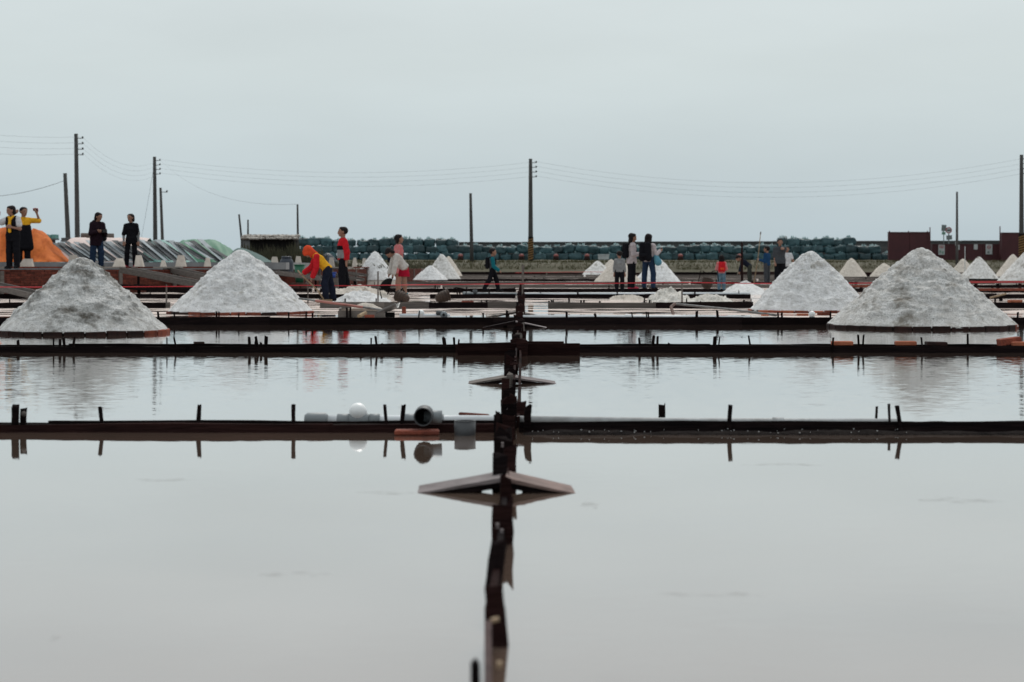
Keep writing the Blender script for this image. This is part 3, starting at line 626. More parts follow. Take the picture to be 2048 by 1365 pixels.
d6 = far_dike(5, 'sixth plank dike from the camera, dark boards under the walking boy', [(-420, 620, WOOD), (640, 1030, WOOD), (1046, 1500, None), (1700, 2450, None)], .105, WOOD,
    [(x, 575 - rnd.uniform(0, 5), rnd.uniform(1.5, 3)) for x in (20, 120, 250, 330, 585, 600, 870, 875, 933, 1030, 1218, 1300, 1480, 1700, 1760, 1820, 1900, 1985, 2040)], [(-420, 620), (1700, 2450)])
lab = ['seventh plank dike from the camera, thin dark line behind the standing visitors', 'eighth plank dike from the camera, thin dark line behind the visitors', 'ninth plank dike from the camera, thin dark line among the small cones', 'tenth plank dike from the camera, faint dark line short of the bank', 'farthest plank dike, faint dark line at the foot of the grassy bank']
for k, i in enumerate(range(6, 11)):
    sg = []; x = -420
    while x < 2180:
        L = rnd.uniform(250, 600); sg.append((x, min(x + L, 2450), rnd.choice([WOOD, WOODG, WOODG]))); x += L + rnd.choice([4, 4, 30])
    far_dike(i, lab[k], sg, .10 + .010 * k, WOOD, [(rnd.uniform(-60, 2100), YH + (ROW[0] * 0 + (H - .10 - .010 * k - rnd.uniform(.03, .10)) * F / ROW[i]), rnd.uniform(1.2, 2.4)) for q in range(22)], [(s_[0], s_[1]) for s_ in sg if rnd.random() < .25], .05)

# ---- centre dike running away from the camera
def cxl(Y): return -.038 + .0056 * Y
cd = thing('centre_dike', (cxl(5), 5, 0), 'long dike of dark stakes and edge boards running straight away from the camera', 'plank dike')
yy = 2.0
while yy < 66:
    L = rnd.uniform(.5, 1.0) * (1 + yy / 20)
    for sd_, dz in ((-1, 0), (1, -.006)):
        if (yy > 8.6 or sd_ < 0) and not (yy < 3.4):
            plank('plank', (cxl(yy) + sd_ * .017 - (0.012 if yy < 4 else 0), yy), (cxl(yy + L) + sd_ * .017, yy + L - .006), -.05, .040 + dz + rnd.uniform(-.006, .008) + min(yy, 30) * .001, .015, rnd.choice([WOOD, WOODR, WOODR]), cd, .005, seg=5)
    yy += L
mudfill_m = MB()
for sx, Y, pt, wpx, ln, mt in [(950, 2.95, 1322, 21, .0, WOOD), (999, 3.68, 1180, 40, -.10, WOODR), (986, 4.35, 1086, 34, .12, WOOD), (1005, 5.05, 1003, 46, 0, WOODR), (1012, 5.72, 955, 24, 0, WOODR), (999, 6.3, 908, 32, .02, WOOD), (1019, 6.5, 897, 28, .02, WOODR), (1008, 6.95, 880, 40, 0, WOOD), (1006, 7.35, 862, 38, 0, WOOD), (1010, 7.75, 850, 40, 0, WOODR), (1018, 8.1, 836, 28, 0, WOODR),
        (994, 8.15, 822, 9, .03, WOOD), (1000, 8.3, 836, 26, 0, WOOD), (1039, 8.9, 806, 19, .10, WOODR), (1018, 8.6, 815, 32, 0, WOOD), (1015, 9.0, 800, 30, 0, WOODR), (1011, 9.5, 790, 18, 0, WOOD), (1026, 9.6, 791, 17, 0, WOODR), (1018, 10.1, 775, 26, 0, WOOD), (1011, 10.6, 762, 17, 0, WOODR), (1027, 10.8, 760, 7, .05, WOOD), (1020, 11.6, 748, 14, 0, WOODG), (1020, 12.1, 741, 24, 0, WOOD), (1016, 12.6, 735, 18, 0, WOOD), (1028, 13.2, 727, 17, 0, WOODR), (1023, 13.8, 716, 24, 0, WOODR), (1020, 14.4, 706, 24, 0, WOOD), (1030, 15.2, 704, 10, 0, WOODR)]:
    stake(gx(sx, Y), Y, gz(pt, Y), wpx * Y / F, mt, cd, ln, rnd.uniform(-.05, .05), thick=.03)
Y = 15.8
while Y < 62:
    side = rnd.choice([-1, 1, 0]); w = rnd.uniform(.06, .10); zt = rnd.uniform(.075, .115) + min(.12, max(0, Y - 22) * .004)
    stake(cxl(Y) + side * .025, Y, zt, w, rnd.choice([WOOD, WOODR, WOODR, WOODG]), cd, rnd.uniform(-.12, .12), 0, thick=.03); Y += rnd.uniform(.35, .9) * (1 + Y / 60)
stake(gx(1045, 47), 47, gz(532, 47), 4 * 47 / F, WOODG, cd, .03)
stake(gx(1040, 30), 30, gz(612, 30), 3 * 30 / F, WOODG, cd, .03)
# pale nails / lashings of weathered wood on the stake tops
def scrap(px, py, Y, w, h, mt, rot=0.0): MB().box((gx(px, Y), Y, gz(py, Y)), (w, .02, h), Matrix.Rotation(rot, 3, 'Y')).build('pale_splinter', mt, cd)
scrap(1003, 1068, 4.94, .007, .022, WOODP2, .1); scrap(995, 1052, 4.95, .009, .011, SALTM if False else WOODP2); scrap(990, 1240, 3.5, .014, .006, WOODB, -.2); scrap(1003, 942, 6.4, .007, .022, WOODP2, .2); scrap(1005, 890, 6.9, .009, .016, WOODP2, 0); scrap(1019, 819, 8.6, .022, .008, WOODP2, .4)
scrap(999, 1330, 3.1, .008, .008, WOODB)
plank('edge_board', (gx(976, 3.6), 3.62), (gx(974, 2.3) , 2.3), -.05, .058, .012, M('dull_rose_wood', (0.095, 0.068, 0.066), (0.06, 0.043, 0.042), 10, 0.9, 0.4, 40, 0.05), cd, .002, seg=4)

# ---- roof-shaped sluice covers straddling the centre dike
def sluice(pl, yl, pr_, yr, pa, ya, wd, ml, mr, label):
    Y = gy((yl + yr) / 2, 0); za = gz(ya, Y + wd * .5); root = thing('sluice_cover', (gx(pa, Y), Y, 0), label, 'sluice cover', 'pitched sluice covers on the centre dike')
    for side, p, y, mm in ((-1, pl, yl, ml), (1, pr_, yr, mr)):
        xt, xa = gx(p, Y), gx(pa, Y) + side * .006; m = MB(); vs = []; n = 5
        for i in range(n + 1):
            t = i / n; X = xa + (xt - xa) * t; z = za + (-.005 - za) * t
            for yy_, dz in ((0, 0), (wd, 0), (wd, -.014 + .010 * t), (0, -.014 + .010 * t)): vs.append((X, Y + yy_ + mnoise.noise((X * 9, yy_ * 9, side)) * .008, z + dz + mnoise.noise((X * 7, yy_ * 7, 4)) * .003))
        fs = []
        for i in range(n):
            for j in range(4): a, b = i * 4 + j, i * 4 + (j + 1) % 4; fs.append((a, b, b + 4, a + 4))
        fs += [(0, 3, 2, 1), (n * 4, n * 4 + 1, n * 4 + 2, n * 4 + 3)]
        if side > 0: fs = [f[::-1] for f in fs]
        m.add(vs, fs).build('board', mm, root)
        e0, e1 = Vector((xa, Y + .02, za - .024)), Vector((xa + (xt - xa) * .93, Y + .02, -.018)); dd = (e1 - e0); ln_ = dd.length; rt_ = Matrix.Rotation(-math.atan2(dd.z, dd.x), 3, 'Y')
        MB().box((e0 + e1) / 2, (ln_, .03, .017), rt_).build('batten', WOOD, root)
        xs = xa + (xt - xa) * .28
        MB().box((xs, Y + wd * .55, (za * .66 - .03) / 2 - .012), (abs(xt - xa) * .12, wd * .7, za * .66 + .01)).build('prop', WOOD, root)
sluice(818, 992, 1160, 982, 1008, 948, .22, WOODP2, WOODP, 'nearest pitched sluice cover of two bleached boards on the centre dike')
sluice(926, 768, 1122, 768, 1020, 751, .30, WOODG, WOODP2, 'second pitched sluice cover from the camera, between the first two dikes')
sluice(962, 656, 1098, 656, 1030, 642, .35, WOOD, WOODP2, 'third pitched sluice cover from the camera, dark boards before the third dike')
sluice(968, 634, 1090, 634, 1034, 622, .35, WOODG, WOODG, 'fourth pitched sluice cover from the camera, behind the third dike')
sluice(1000, 584, 1085, 584, 1042, 577, .4, WOODG, WOODG, 'small far pitched sluice cover beside the walking boy')

# ---- salt cones
def heap(name, root, cx, cy, z0, rx, ry, h, mat, seed, amp=1.0, rings=70, seg=150, a=.13, spread=1.0):
    vs, fs = [], []; sc = (rx + ry) / 2
    for i in range(rings + 1):
        t = (i / rings); 
        for j in range(seg):
            an = 2 * math.pi * j / seg; c, s_ = math.cos(an), math.sin(an)
            wr = 1 + .035 * mnoise.fractal((c * 1.5 + seed, s_ * 1.5, 0), 1, 2, 4)
            X, Yy = c * t * rx * wr, s_ * t * ry * wr
            f = (math.sqrt(a * a + 1) - math.sqrt(a * a + t * t)) / (math.sqrt(a * a + 1) - a)
            z = h * f ** spread
            q = Vector((X + seed * 3.1, Yy - seed, z * 1.2))
            qa = Vector((X * 5.0, Yy * 5.0, z * 11.0)) / sc + Vector((seed * 2, seed, 0))
            g1 = mnoise.fractal(qa, .85, 2.1, 4); g2 = mnoise.noise(Vector((X * 2.4, Yy * 2.4, z * 3.2)) / sc + Vector((seed, 7, seed)))
            d = .030 * mnoise.fractal(q * 1.5 / sc, 1, 2, 2) + .060 * g1 * (.35 + .65 * max(0, min(1, g2 * 2 + .5))) + .030 * max(0, g2) + .018 * mnoise.fractal(q * 34 / sc, .7, 2, 2)
            d *= amp * sc * min(1, (1 - t) * 5 + .12) * .62
            k = 1 / math.sqrt(1 + (h / sc) ** 2)
            vs.append((cx + X + c * d * (h / sc) * k * min(1, t * 4), cy + Yy + s_ * d * (h / sc) * k * min(1, t * 4), z0 + z + d * k if t < 1 else z0 - .012))
    for i in range(rings):
        for j in range(seg): fs.append((i * seg + j, (i + 1) * seg + j, (i + 1) * seg + (j + 1) % seg, i * seg + (j + 1) % seg))
    return MB().add(vs, fs).build(name, mat, root, True)
def cone(label, pc, half, pf, pa, mat, seed, z0=0.0, rim=None, rim_mats=(BRICK,), amp=1.0, rings=70, seg=150, group='large white salt cones', a=.13, skirt=0.0, name='salt_cone', ry=None, cat='salt pile', redend=False):
    Yf = gy(pf, z0); Yc = Yf / (1 - half / F) + 0; Rr = half * Yc / F; h = gz(pa, Yc) - z0 - skirt
    root = thing(name, (gx(pc, Yc), Yc, z0), label, cat, group); x0 = gx(pc, Yc)
    if rim:
        L = rim; n = int(2 * math.pi * (Rr - .02) / (L + .006)); mm = [brick_mesh(q, (L, .11, .06)) for q in rim_mats]
        for i in range(n):
            an = 2 * math.pi * i / n
            o = link('brick', mm[-1] if (redend and math.cos(an) > .86) else mm[0 if math.sin(an) > -.2 else rnd.randrange(len(mm))], root, (math.cos(an) * (Rr - .035), math.sin(an) * (Rr - .035), .010 + rnd.uniform(-.005, .005)))
            o.rotation_euler = (rnd.uniform(-.04, .04), rnd.uniform(-.03, .03), an + math.pi / 2 + rnd.uniform(-.05, .05))
        heap('salt', root, x0, Yc, z0 + .034, Rr, ry or Rr, h - .034, mat, seed, amp, rings, seg, a)
    else:
        if skirt:
            m = MB(); n = 40; pr = []
            for i in range(n):
                an = 2 * math.pi * i / n; w = 1 + .05 * mnoise.noise((math.cos(an) * 2 + seed, math.sin(an) * 2, 0)); pr.append((math.cos(an) * Rr * w, math.sin(an) * Rr * w))
            vs = [(x0 + p[0] * k, Yc + p[1] * k, z0 + zz) for k, zz in ((1.05, -.02), (1.0, skirt * .6), (.93, skirt + .03)) for p in pr]
            fs = [(r_ * n + j, r_ * n + (j + 1) % n, r_ * n + n + (j + 1) % n, r_ * n + n + j) for r_ in range(2) for j in range(n)]
            m.add(vs, fs).build('salt_base', SALTB, root, True)
        heap('salt', root, x0, Yc, z0 + skirt, Rr, ry or Rr, h, mat, seed, amp, rings, seg, a)
    return root
cone('large salt cone with a grey dirt-stained face at far left', 165, 168, 672, 515, SALTD, 1.3, rim=.2, redend=True, rim_mats=(BRICKD, BRICKD, BRICKD, BRICKD, BRICKD, BRICKD, BRICKD, BRICKD, BRICK), a=.11, rings=110, seg=240)
cone('large clean white salt cone on red bricks right of the stained one at far left', 481, 143, 631, 500, SALT, 4.7, rim=.21, rim_mats=(BRICK, BRICK, BRICKD), a=.14, rings=110, seg=240)
cone('largest salt cone, rough grey face on a dark brick ring at far right', 1843, 184, 661, 497, SALTM, 7.9, rim=.2, redend=True, rim_mats=(BRICKD, BRICKD, BRICKD, BRICKD, BRICKD, BRICKD, BRICKD, BRICKD, BRICK), a=.12, rings=110, seg=240)
cone('large salt cone on orange bricks partly hidden behind the largest cone', 1621, 122, 627, 503, SALT, 11.2, rim=.21, rim_mats=(BRICK, BRICKO, BRICKD), a=.14, rings=110, seg=240)
SG = 'smaller salt cones farther back'
cone('small sharp salt cone between the red-jacketed man and the girl in the red skirt', 750, 45, 570, 503, SALT, 14.1, skirt=.2, amp=.7, rings=40, seg=80, group=SG, a=.12)
cone('small salt cone standing left of the walking boy, in front of its twin', 884, 38, 558, 509, SALTM, 17.1, z0=.22, amp=.7, rings=40, seg=80, group=SG, a=.14)
cone('low front salt heap touching the small cone left of the walking boy', 861, 35, 560, 531, SALT, 19.4, z0=.20, amp=1.3, rings=34, seg=70, group=SG, a=.14)
cone('hindmost small cone left of the walking boy, its edge lit pale', 897, 28, 552, 513, SALTB, 20.4, z0=.20, amp=.7, rings=34, seg=70, group=SG, a=.14)
cone('tiny far salt cone with a sloping top left of the boy in the grey top', 1195, 34, 553, 522, SALTM, 22.0, amp=1.1, rings=30, seg=60, group=SG, a=.12)
cone('beige far salt cone just left of the head of the boy in grey', 1222, 30, 552, 519, SALTB, 24.0, amp=.8, rings=30, seg=60, group=SG, a=.12)
cone('salt cone half hidden behind the boy in the grey top', 1236, 50, 567, 517, SALTB, 26.0, amp=.6, rings=40, seg=80, group=SG, a=.14)
cone('salt cone behind the woman with the black backpack', 1314, 48, 566, 515, SALT, 28.0, amp=.5, rings=40, seg=80, group=SG, a=.14)
cone('beige salt cone between the two large right-hand cones', 1703, 32, 556, 517, SALTB, 30.0, amp=.8, rings=40, seg=80, group=SG, a=.14)
cone('broken-topped beige salt heap close to the left slope of the largest cone', 1768, 35, 558, 527, SALTB, 32.0, amp=1.5, rings=40, seg=80, group=SG, a=.2)
cone('rounded salt heap showing low over the right slope of the largest cone', 1926, 28, 552, 518, SALTB, 34.0, amp=.7, rings=34, seg=70, group=SG, a=.2)
cone('salt cone right of the largest cone, beneath the posters', 1958, 42, 562, 514, SALTM, 36.0, amp=.7, rings=40, seg=80, group=SG, a=.12)
cone('far salt cone near the right edge, before the striped pole', 2026, 38, 555, 509, SALTB, 38.0, amp=.6, rings=34, seg=70, group=SG, a=.12)
cone('salt cone cut by the right edge of the picture', 2062, 70, 574, 497, SALTM, 40.0, skirt=.12, amp=.6, rings=44, seg=90, group=SG, a=.12)
LG = 'low loose salt heaps'
def low(label, px, py, hw, ptop, ry, mat, seed, amp, name='salt_heap', cat='salt heap', group=LG):
    Y = gy(py, .0); x0 = gx(px, Y); root = heap(name, None, x0, Y + ry, 0.0, hw * Y / F, ry, gz(ptop, Y + ry), mat, seed, amp, 30, 70, .5); return tag(root, label, cat, group)
low('low white salt heap in front of the red-jacketed man', 715, 606, 62, 585, 1.1, SALT, 50, 2.2)
low('low beige salt heap around the boots of the hooded worker', 705, 596, 75, 574, 1.2, SALTB, 52, 2.0)
low('low white salt heap left of the large right-hand cones', 1500, 590, 48, 564, 1.3, SALT, 54, 1.8)
low('white net heaped loosely behind the tape right of the centre', 1345, 603, 45, 581, .9, NET, 56, 3.6, 'heaped_net', 'net')
low('thin spill of white salt right of the heaped net', 1425, 605, 50, 591, .8, NET, 58, 3.2)
low('flat salt scrapings beside the knobbed pipe', 1260, 600, 38, 591, .8, SALTB, 60, 2.5)

# ================================================================== FAR BANK, SEA WALL, POLES
m = MB(); vs, fs = [], []; prof = [(163.5, -.06), (165, .12), (166.5, .62), (168, .98), (171, 1.12), (176, 1.22), (182, 1.36), (192, 1.40), (230, 1.40)]
nx = 140
for i in range(nx + 1):
    X = -20 + 82 * i / nx
    for j, (y_, z_) in enumerate(prof):
        b = 0 if j in (0, 8) else 1
        vs.append((X, y_ + b * .5 * mnoise.noise((X * .3, j, 0)), z_ + b * .12 * mnoise.fractal((X * .5, j * 2, 1), 1, 2, 3)))
k = len(prof)
for i in range(nx):
    for j in range(k - 1): a = i * k + j; fs.append((a, a + k, a + k + 1, a + 1))
tag(m.add(vs, fs).build('grassy_bank', GRASS, None, True, org=Vector((0, 0, 0))), kind='structure')
m = MB()
for i in range(9000):
    X = rnd.uniform(-19, 50); t = rnd.random(); y_ = 166.3 + 11 * t * t; z_ = .55 + (1.15 - .55) * min(1, t * t * 5.0) - .05
    w, hh, ln = rnd.uniform(.03, .08), rnd.uniform(.12, .34), rnd.uniform(-.12, .12)
    m.add([(X - w / 2, y_, z_), (X + w / 2, y_ + .02, z_), (X + ln, y_ + rnd.uniform(-.05, .05), z_ + hh)], [(0, 1, 2)])
tag(m.build('bank_grass', GRASSB, None), 'rough dry olive grass growing along the top of the far bank', 'grass', kind='stuff')
MB_ = MB(); xx = -20.0
eb = thing('bank_edging', (0, 164.5, 0), 'low maroon plank edging along the foot of the grassy far bank', 'edging')
while xx < 50:
    L = rnd.uniform(4, 8); plank('board', (xx, 164.2), (xx + L - .05, 164.2 + rnd.uniform(-.1, .1)), -.05, .30 + rnd.uniform(-.05, .05), .08, rnd.choice([WOODR, WOOD, BRICKD]), eb, .03, seg=4); xx += L

# sea wall of cast sections
sw = thing('sea_wall', (gx(918, 190), 190, 1.2), 'long dark concrete sea wall behind the stacked teal bags', 'sea wall')
X = gx(918, 190); 
while X < 60:
    L = 6.0; m = MB(); ztop = gz(487 - (X + 5) * .062, 190)
    m.box((X + L / 2 - .02, 190, (ztop + .9) / 2), (L - .04, .5, ztop - .9)); m.build('wall_section', SEAW, sw)
    MB().box((X + L / 2 - .02, 189.98, ztop + .06), (L - .03, .62, .12)).build('coping', SEAW, sw); X += L

# bulk bags
def bag_mesh(seed):
    r = random.Random(seed); m = MB(); n, k = 16, 9; vs, fs = [], []
    for i in range(k):
        t = i / (k - 1); z = .80 * (0, .10, .24, .38, .52, .64, .74, .80, .82)[i]
        prof = (.50, .56, .575, .58, .575, .565, .55, .47, .16)[i]
        for j in range(n):
            an = 2 * math.pi * j / n; c, s_ = math.cos(an), math.sin(an); q = .36
            c2, s2 = math.copysign(abs(c) ** q, c), math.copysign(abs(s_) ** q, s_)
            d = 1 + .17 * mnoise.fractal((c * 1.8 + seed * 7, s_ * 1.8, t * 2.4), .8, 2, 4)
            vs.append((c2 * prof * d, s2 * prof * d * .9, z + .16 * t * mnoise.noise((c * 1.5 + seed, s_ * 1.5, 1))))
    for i in range(k - 1):
        for j in range(n): fs.append((i * n + j, i * n + (j + 1) % n, i * n + n + (j + 1) % n, i * n + n + j))
    m.add(vs, fs)
    m.cur = 1
    for q in range(7):          # gathered neck, loops and loose corners
        an = r.uniform(0, 6.28); rr_ = r.uniform(0, .32); x_, y_ = math.cos(an) * rr_, math.sin(an) * rr_
        m.add([(x_ - .09, y_, .68), (x_ + .09, y_ + .03, .68), (x_, y_ - .08, .70), (x_ + r.uniform(-.12, .12), y_, .80 + r.uniform(.02, .15))], [(0, 1, 3), (1, 2, 3), (2, 0, 3)])
    return m.mesh('bulk_bag', [BAG, BAGP], True)
bms = [bag_mesh(i) for i in range(7)]
def bag(X, Y, z, lab, sc=1.0):
    o = link('bulk_bag', rnd.choice(bms)); o.location = (X, Y, z); o.rotation_euler = (rnd.uniform(-.08, .08), rnd.uniform(-.13, .13), rnd.choice([0, 1.57, 3.14]) + rnd.uniform(-.3, .3))
    o.scale = (sc * rnd.uniform(.90, 1.16), sc * rnd.uniform(.9, 1.1), sc * rnd.uniform(.84, 1.12)); return tag(o, lab, 'bulk bag', 'teal bulk bags stacked before the sea wall')
Yb = 184.0
for layer, (a, b, z, lab) in enumerate([(596, 1775, 1.33, 'teal bulk bag from the left in the bottom row before the sea wall'), (600, 1772, 2.02, 'teal bulk bag from the left in the second row before the sea wall'), (604, 915, 2.66, 'teal bulk bag from the left in the top row behind the red jacket'), (1556, 1706, 2.70, 'teal bulk bag from the left in the top row above the right-hand cone')]):
    X = gx(a, Yb) + (layer % 2) * .5; nb = 0
    while X < gx(b, Yb):
        nb += 1; bag(X, Yb + layer * .25 + rnd.uniform(-.15, .15), z + rnd.uniform(-.05, .04), nth(nb) + ' ' + lab)
        X += rnd.uniform(.98, 1.16)

# red-lidded buckets on the bank
for px, nm in ((921, 'red-lidded bucket on the bank left of the bare pole'), (1043, 'red-lidded bucket on the bank just left of the striped pole'), (1112, 'red-lidded bucket on the bank just right of the striped pole'), (1174, 'red-lidded bucket on the bank left of the woman in the pale cardigan'), (1361, 'red-lidded bucket on the bank right of the woman with the backpack'), (1479, 'red-lidded bucket on the bank left of the man in grey')):
    Y = 178.0; zb = gz(521, Y); r_ = thing('bucket', (gx(px, Y), Y, zb), nm, 'bucket', 'red-lidded buckets on the bank')
    MB().lathe([(.01, 0), (.30, 0), (.24, .30), (.20, .36), (.01, .36)], (gx(px, Y), Y, zb), n=14).build('bucket_body', BRICKD, r_, True)
    MB().lathe([(.22, .36), (.23, .46), (.12, .56), (.01, .58)], (gx(px, Y), Y, zb), n=14).build('lid', REDP, r_, True)
Y = 178.; cb = thing('storage_crate', (gx(1207, Y), Y, gz(520, Y)), 'white plastic crate on the bank left of the woman in the pale cardigan', 'crate')
MB().box((gx(1207, Y), Y, gz(515, Y)), (.95, .6, .4)).build('crate_body', SIGNW, cb); MB().box((gx(1207, Y), Y - .02, gz(510.0, Y)), (1.02, .68, .06)).build('rim', WHITEP, cb)

# utility poles and wires
def pole(px, ptop, Y, r, zb, tilt, label, stripes=False, ins=4, name='utility_pole', mat=POLE):
    x0, zt = gx(px, Y), gz(ptop, Y); root = thing(name, (x0 + tilt, Y, zb), label, 'pole', 'poles behind the salt field')
    MB().tube([(x0 + tilt * (1 - t), Y, zb + (zt - zb) * t) for t in (0, .25, .5, .75, 1)], [r * (1.15 - .4 * t) for t in (0, .25, .5, .75, 1)], 12).build('shaft', mat, root, True)
    pts = []
    for i in range(ins):
        z = zt - .35 - i * .42; xs = x0 + tilt * (zt - z) / max(.1, zt - zb)
        br = MB().box((xs + .28, Y, z), (.5, .06, .05)).build('bracket', mat, root); MB().lathe([(.02, -.09), (.08, -.05), (.06, 0), (.08, .05), (.02, .10)], (xs + .50, Y, z + .06), n=8).build('insulator', PVCD, br, True, org=ORG[root.name])
        pts.append(Vector((xs + .50, Y, z + .10)))
    if stripes:
        xs = x0 + tilt
        n = 9
        for i in range(n):
            z = zb + i * 1.9 / n; m = MB(); rr_ = r * 1.22; vs, fs = [], []
            for j in range(17):
                an = 2 * math.pi * j / 16; dz = .42 * (j / 16)
                for q in (0, 1.9 / n * .55): vs.append((xs + math.cos(an) * rr_, Y + math.sin(an) * rr_, z + q + dz))
            for j in range(16): fs.append((2 * j, 2 * j + 2, 2 * j + 3, 2 * j + 1))
            m.add(vs, fs).build('yellow_band', YEL, root)
        MB().lathe([(r * 1.18, 0), (r * 1.18, 2.3)], (xs, Y, zb), n=16).build('dark_sleeve', BLK, root, True)
    return root, pts, Vector((x0, Y, zt))
PT = {}
PT['a'] = pole(152, 268, 152, .19, .4, .14, 'tall dark utility pole near the left edge, behind the orange tarp')
PT['b'] = pole(309, 314, 186, .20, .4, .1, 'tall dark utility pole behind the leaning slates')
PT['c'] = pole(1061, 318, 176, .20, gz(526, 176), .02, 'tall utility pole with yellow and black bands near the centre', True)
PT['d'] = pole(2043, 310, 169, .20, gz(522, 169), 0, 'tall utility pole with yellow and black bands at the right edge', True)
PT['e'] = pole(130, 347, 130, .16, .4, .30, 'short leaning pole just left of the tall pole near the left edge', ins=0)
PT['f'] = pole(321, 376, 160, .13, .4, .25, 'short leaning pole just right of the tall pole behind the slates', ins=1)
PT['g'] = pole(941, 387, 170, .15, gz(525, 170), .12, 'bare dark pole on the bank left of the centre', ins=0)
PT['h'] = pole(595, 409, 100, .06, .3, .04, 'thin pole at the right end of the thatched hut', ins=0)
PT['i'] = pole(1914, 384, 166, .11, .6, 0, 'bare thin pole in front of the low maroon wall', ins=0)
pole(478, 429, 84, .05, .5, .25, 'thin leaning stick left of the thatched hut', ins=0, name='stick')
pole(496, 440, 84, .045, .5, 0, 'thin upright stick at the left end of the thatched hut', ins=0, name='stick')
def wire(a, b, sag, label, r=.006, n=28):
    a, b = Vector(a), Vector(b); MBw = MB().tube([a.lerp(b, i / n) - Vector((0, 0, sag * 4 * (i / n) * (1 - i / n))) for i in range(n + 1)], r, 4)
    return tag(MBw.build('wire', WIRE, None), label, 'wire', 'overhead wires')
nm = ['top', 'second', 'third', 'lowest']
zl = [Vector((gx(-420, 140), 140, gz(y_, 140))) for y_ in (190, 205, 220, 240)]
zr = [Vector((gx(2900, 172), 172, gz(y_, 172))) for y_ in (318, 327, 336, 345)]
for i in range(4):
    wire(zl[i], PT['a'][1][i], .9, nm[i] + ' wire left of the tall pole near the left edge'); wire(PT['a'][1][i], PT['b'][1][i], 1.3, nm[i] + ' wire between the two tall left-hand poles', .0055)
    wire(PT['b'][1][i], PT['c'][1][i], 1.1, nm[i] + ' wire of the long span left of the central pole', .0055); wire(PT['c'][1][i], PT['d'][1][i], 2.0, nm[i] + ' wire of the long span right of the central pole', .0055)
    wire(PT['d'][1][i], zr[i], 1, nm[i] + ' wire leaving the right edge of the picture')
wire((gx(-260, 130), 130, gz(347, 130)), PT['e'][2] - Vector((.1, 0, .5)), 1.3, 'single sagging wire ending at the short leaning left pole', .014)
wire(PT['b'][1][0], PT['h'][2], 1.2, 'slack wire from the tall pole down to the thatched hut', .0055)
wire(PT['b'][2] - Vector((0, 0, .6)), (gx(272, 186), 186, .6), .1, 'guy wire slanting down left of the tall pole behind the slates', .012)

# maroon gate walls, posters, road signs
def mwall(x0, x1, ptop, Y, label, n, th=.5):
    root = thing('maroon_wall', (gx((x0 + x1) / 2, Y), Y, gz(522, Y)), label, 'wall', 'maroon walls at the right')
    zb, zt = gz(524, Y), gz(ptop, Y); xa, xb = gx(x0, Y), gx(x1, Y); w = (xb - xa) / n
    for i in range(n):
        MB().box((xa + w * (i + .5), Y + rnd.uniform(-.02, .02), (zb + zt) / 2), (w - .03, th, zt - zb)).build('panel', MAROON, root)
        MB().box((xa + w * (i + .5), Y, zt + .03), (w - .02, th + .08, .06 + rnd.uniform(0, .03))).build('coping', MAROON, root)
    return root
a_ = mwall(1776, 1860, 466, 178, 'tall maroon wall block left of the road signs', 2)
for q in range(3): MB().lathe([(.06, .0), (.06, .1), (.01, .13)], (gx(1779 + q * 38, 178), 178, gz(465, 178)), n=8).build('bolt', MAROON, a_)
mwall(1863, 1998, 490, 179.5, 'low maroon wall carrying the white notices', 4)
mwall(2002, 2110, 467, 178, 'tall maroon wall block at the right edge', 2)
pole(1860, 455, 177.4, .06, gz(522, 177.4), 0, 'short post at the right end of the left maroon block', ins=0, name='post', mat=MAROON)
pole(2000, 453, 177.4, .06, gz(522, 177.4), 0, 'short post at the left end of the right maroon block', ins=0, name='post', mat=MAROON)
def notice(px, p0, p1, w, label, kind):
    Y = 179.18; xa = gx(px, Y); z0, z1 = gz(p1, Y), gz(p0, Y); wd = w * Y / F; root = thing('notice', (xa, Y, z0), label, 'notice', 'notices on the maroon wall')
    MB().box((xa, Y, (z0 + z1) / 2), (wd, .03, z1 - z0)).build('board', SIGNW, root)
    if kind == 1:
        for q in range(3): MB().box((xa, Y - .02, z1 - .1 - q * .09), (wd * .7, .008, .045)).build('red_lettering', SIGNR, root)
        MB().tube([(xa - wd * .2, Y - .02, z0 + .18), (xa - wd * .2, Y - .02, z0 + .40)], .07, 6).build('green_figure', SIGNG, root); MB().box((xa + wd * .2, Y - .02, z0 + .2), (.16, .008, .22)).build('green_figure', SIGNG, root)
    if kind == 2:
        MB().lathe([(.17, 0), (.17, -.012), (.12, -.012), (.12, 0)], (xa, Y - .016, z1 - .26), (0, 1, 0), 20).build('red_ring', SIGNR, root); MB().box((xa, Y - .03, z1 - .26), (.26, .008, .05)).build('red_bar', SIGNR, root)
        MB().box((xa - wd * .1, Y - .02, z0 + .18), (.2, .008, .2)).build('grey_figure', SIGNGR, root)
notice(1883, 490, 510, 12.5, 'white notice with red lettering and green figures on the low maroon wall', 1)
notice(1912.5, 483.5, 492, 4, 'narrow white notice just left of the thin bare pole', 0); notice(1917.5, 490, 500, 3, 'small narrow white notice just right of the thin bare pole', 0)
notice(1951.5, 489, 499.5, 7.5, 'plain white notice in the middle of the low maroon wall', 0); notice(1978, 489, 509, 13, 'white notice with a red forbidding ring on the low maroon wall', 2)
Y = 182.; rs = thing('road_sign', (gx(1897, Y), Y, gz(492, Y)), 'round white road sign with red rim above the low maroon wall', 'road sign')
MB().tube([(gx(1897.5, Y), Y, gz(515, Y)), (gx(1897.5, Y), Y, gz(456, Y))], .05, 8).build('post', SIGNGR, rs)
MB().lathe([(.005, 0), (.29, 0), (.29, .03), (.005, .03)], (gx(1897, Y), Y - .1, gz(461, Y)), (0, 1, 0), 24).build('disc', SIGNW, rs)
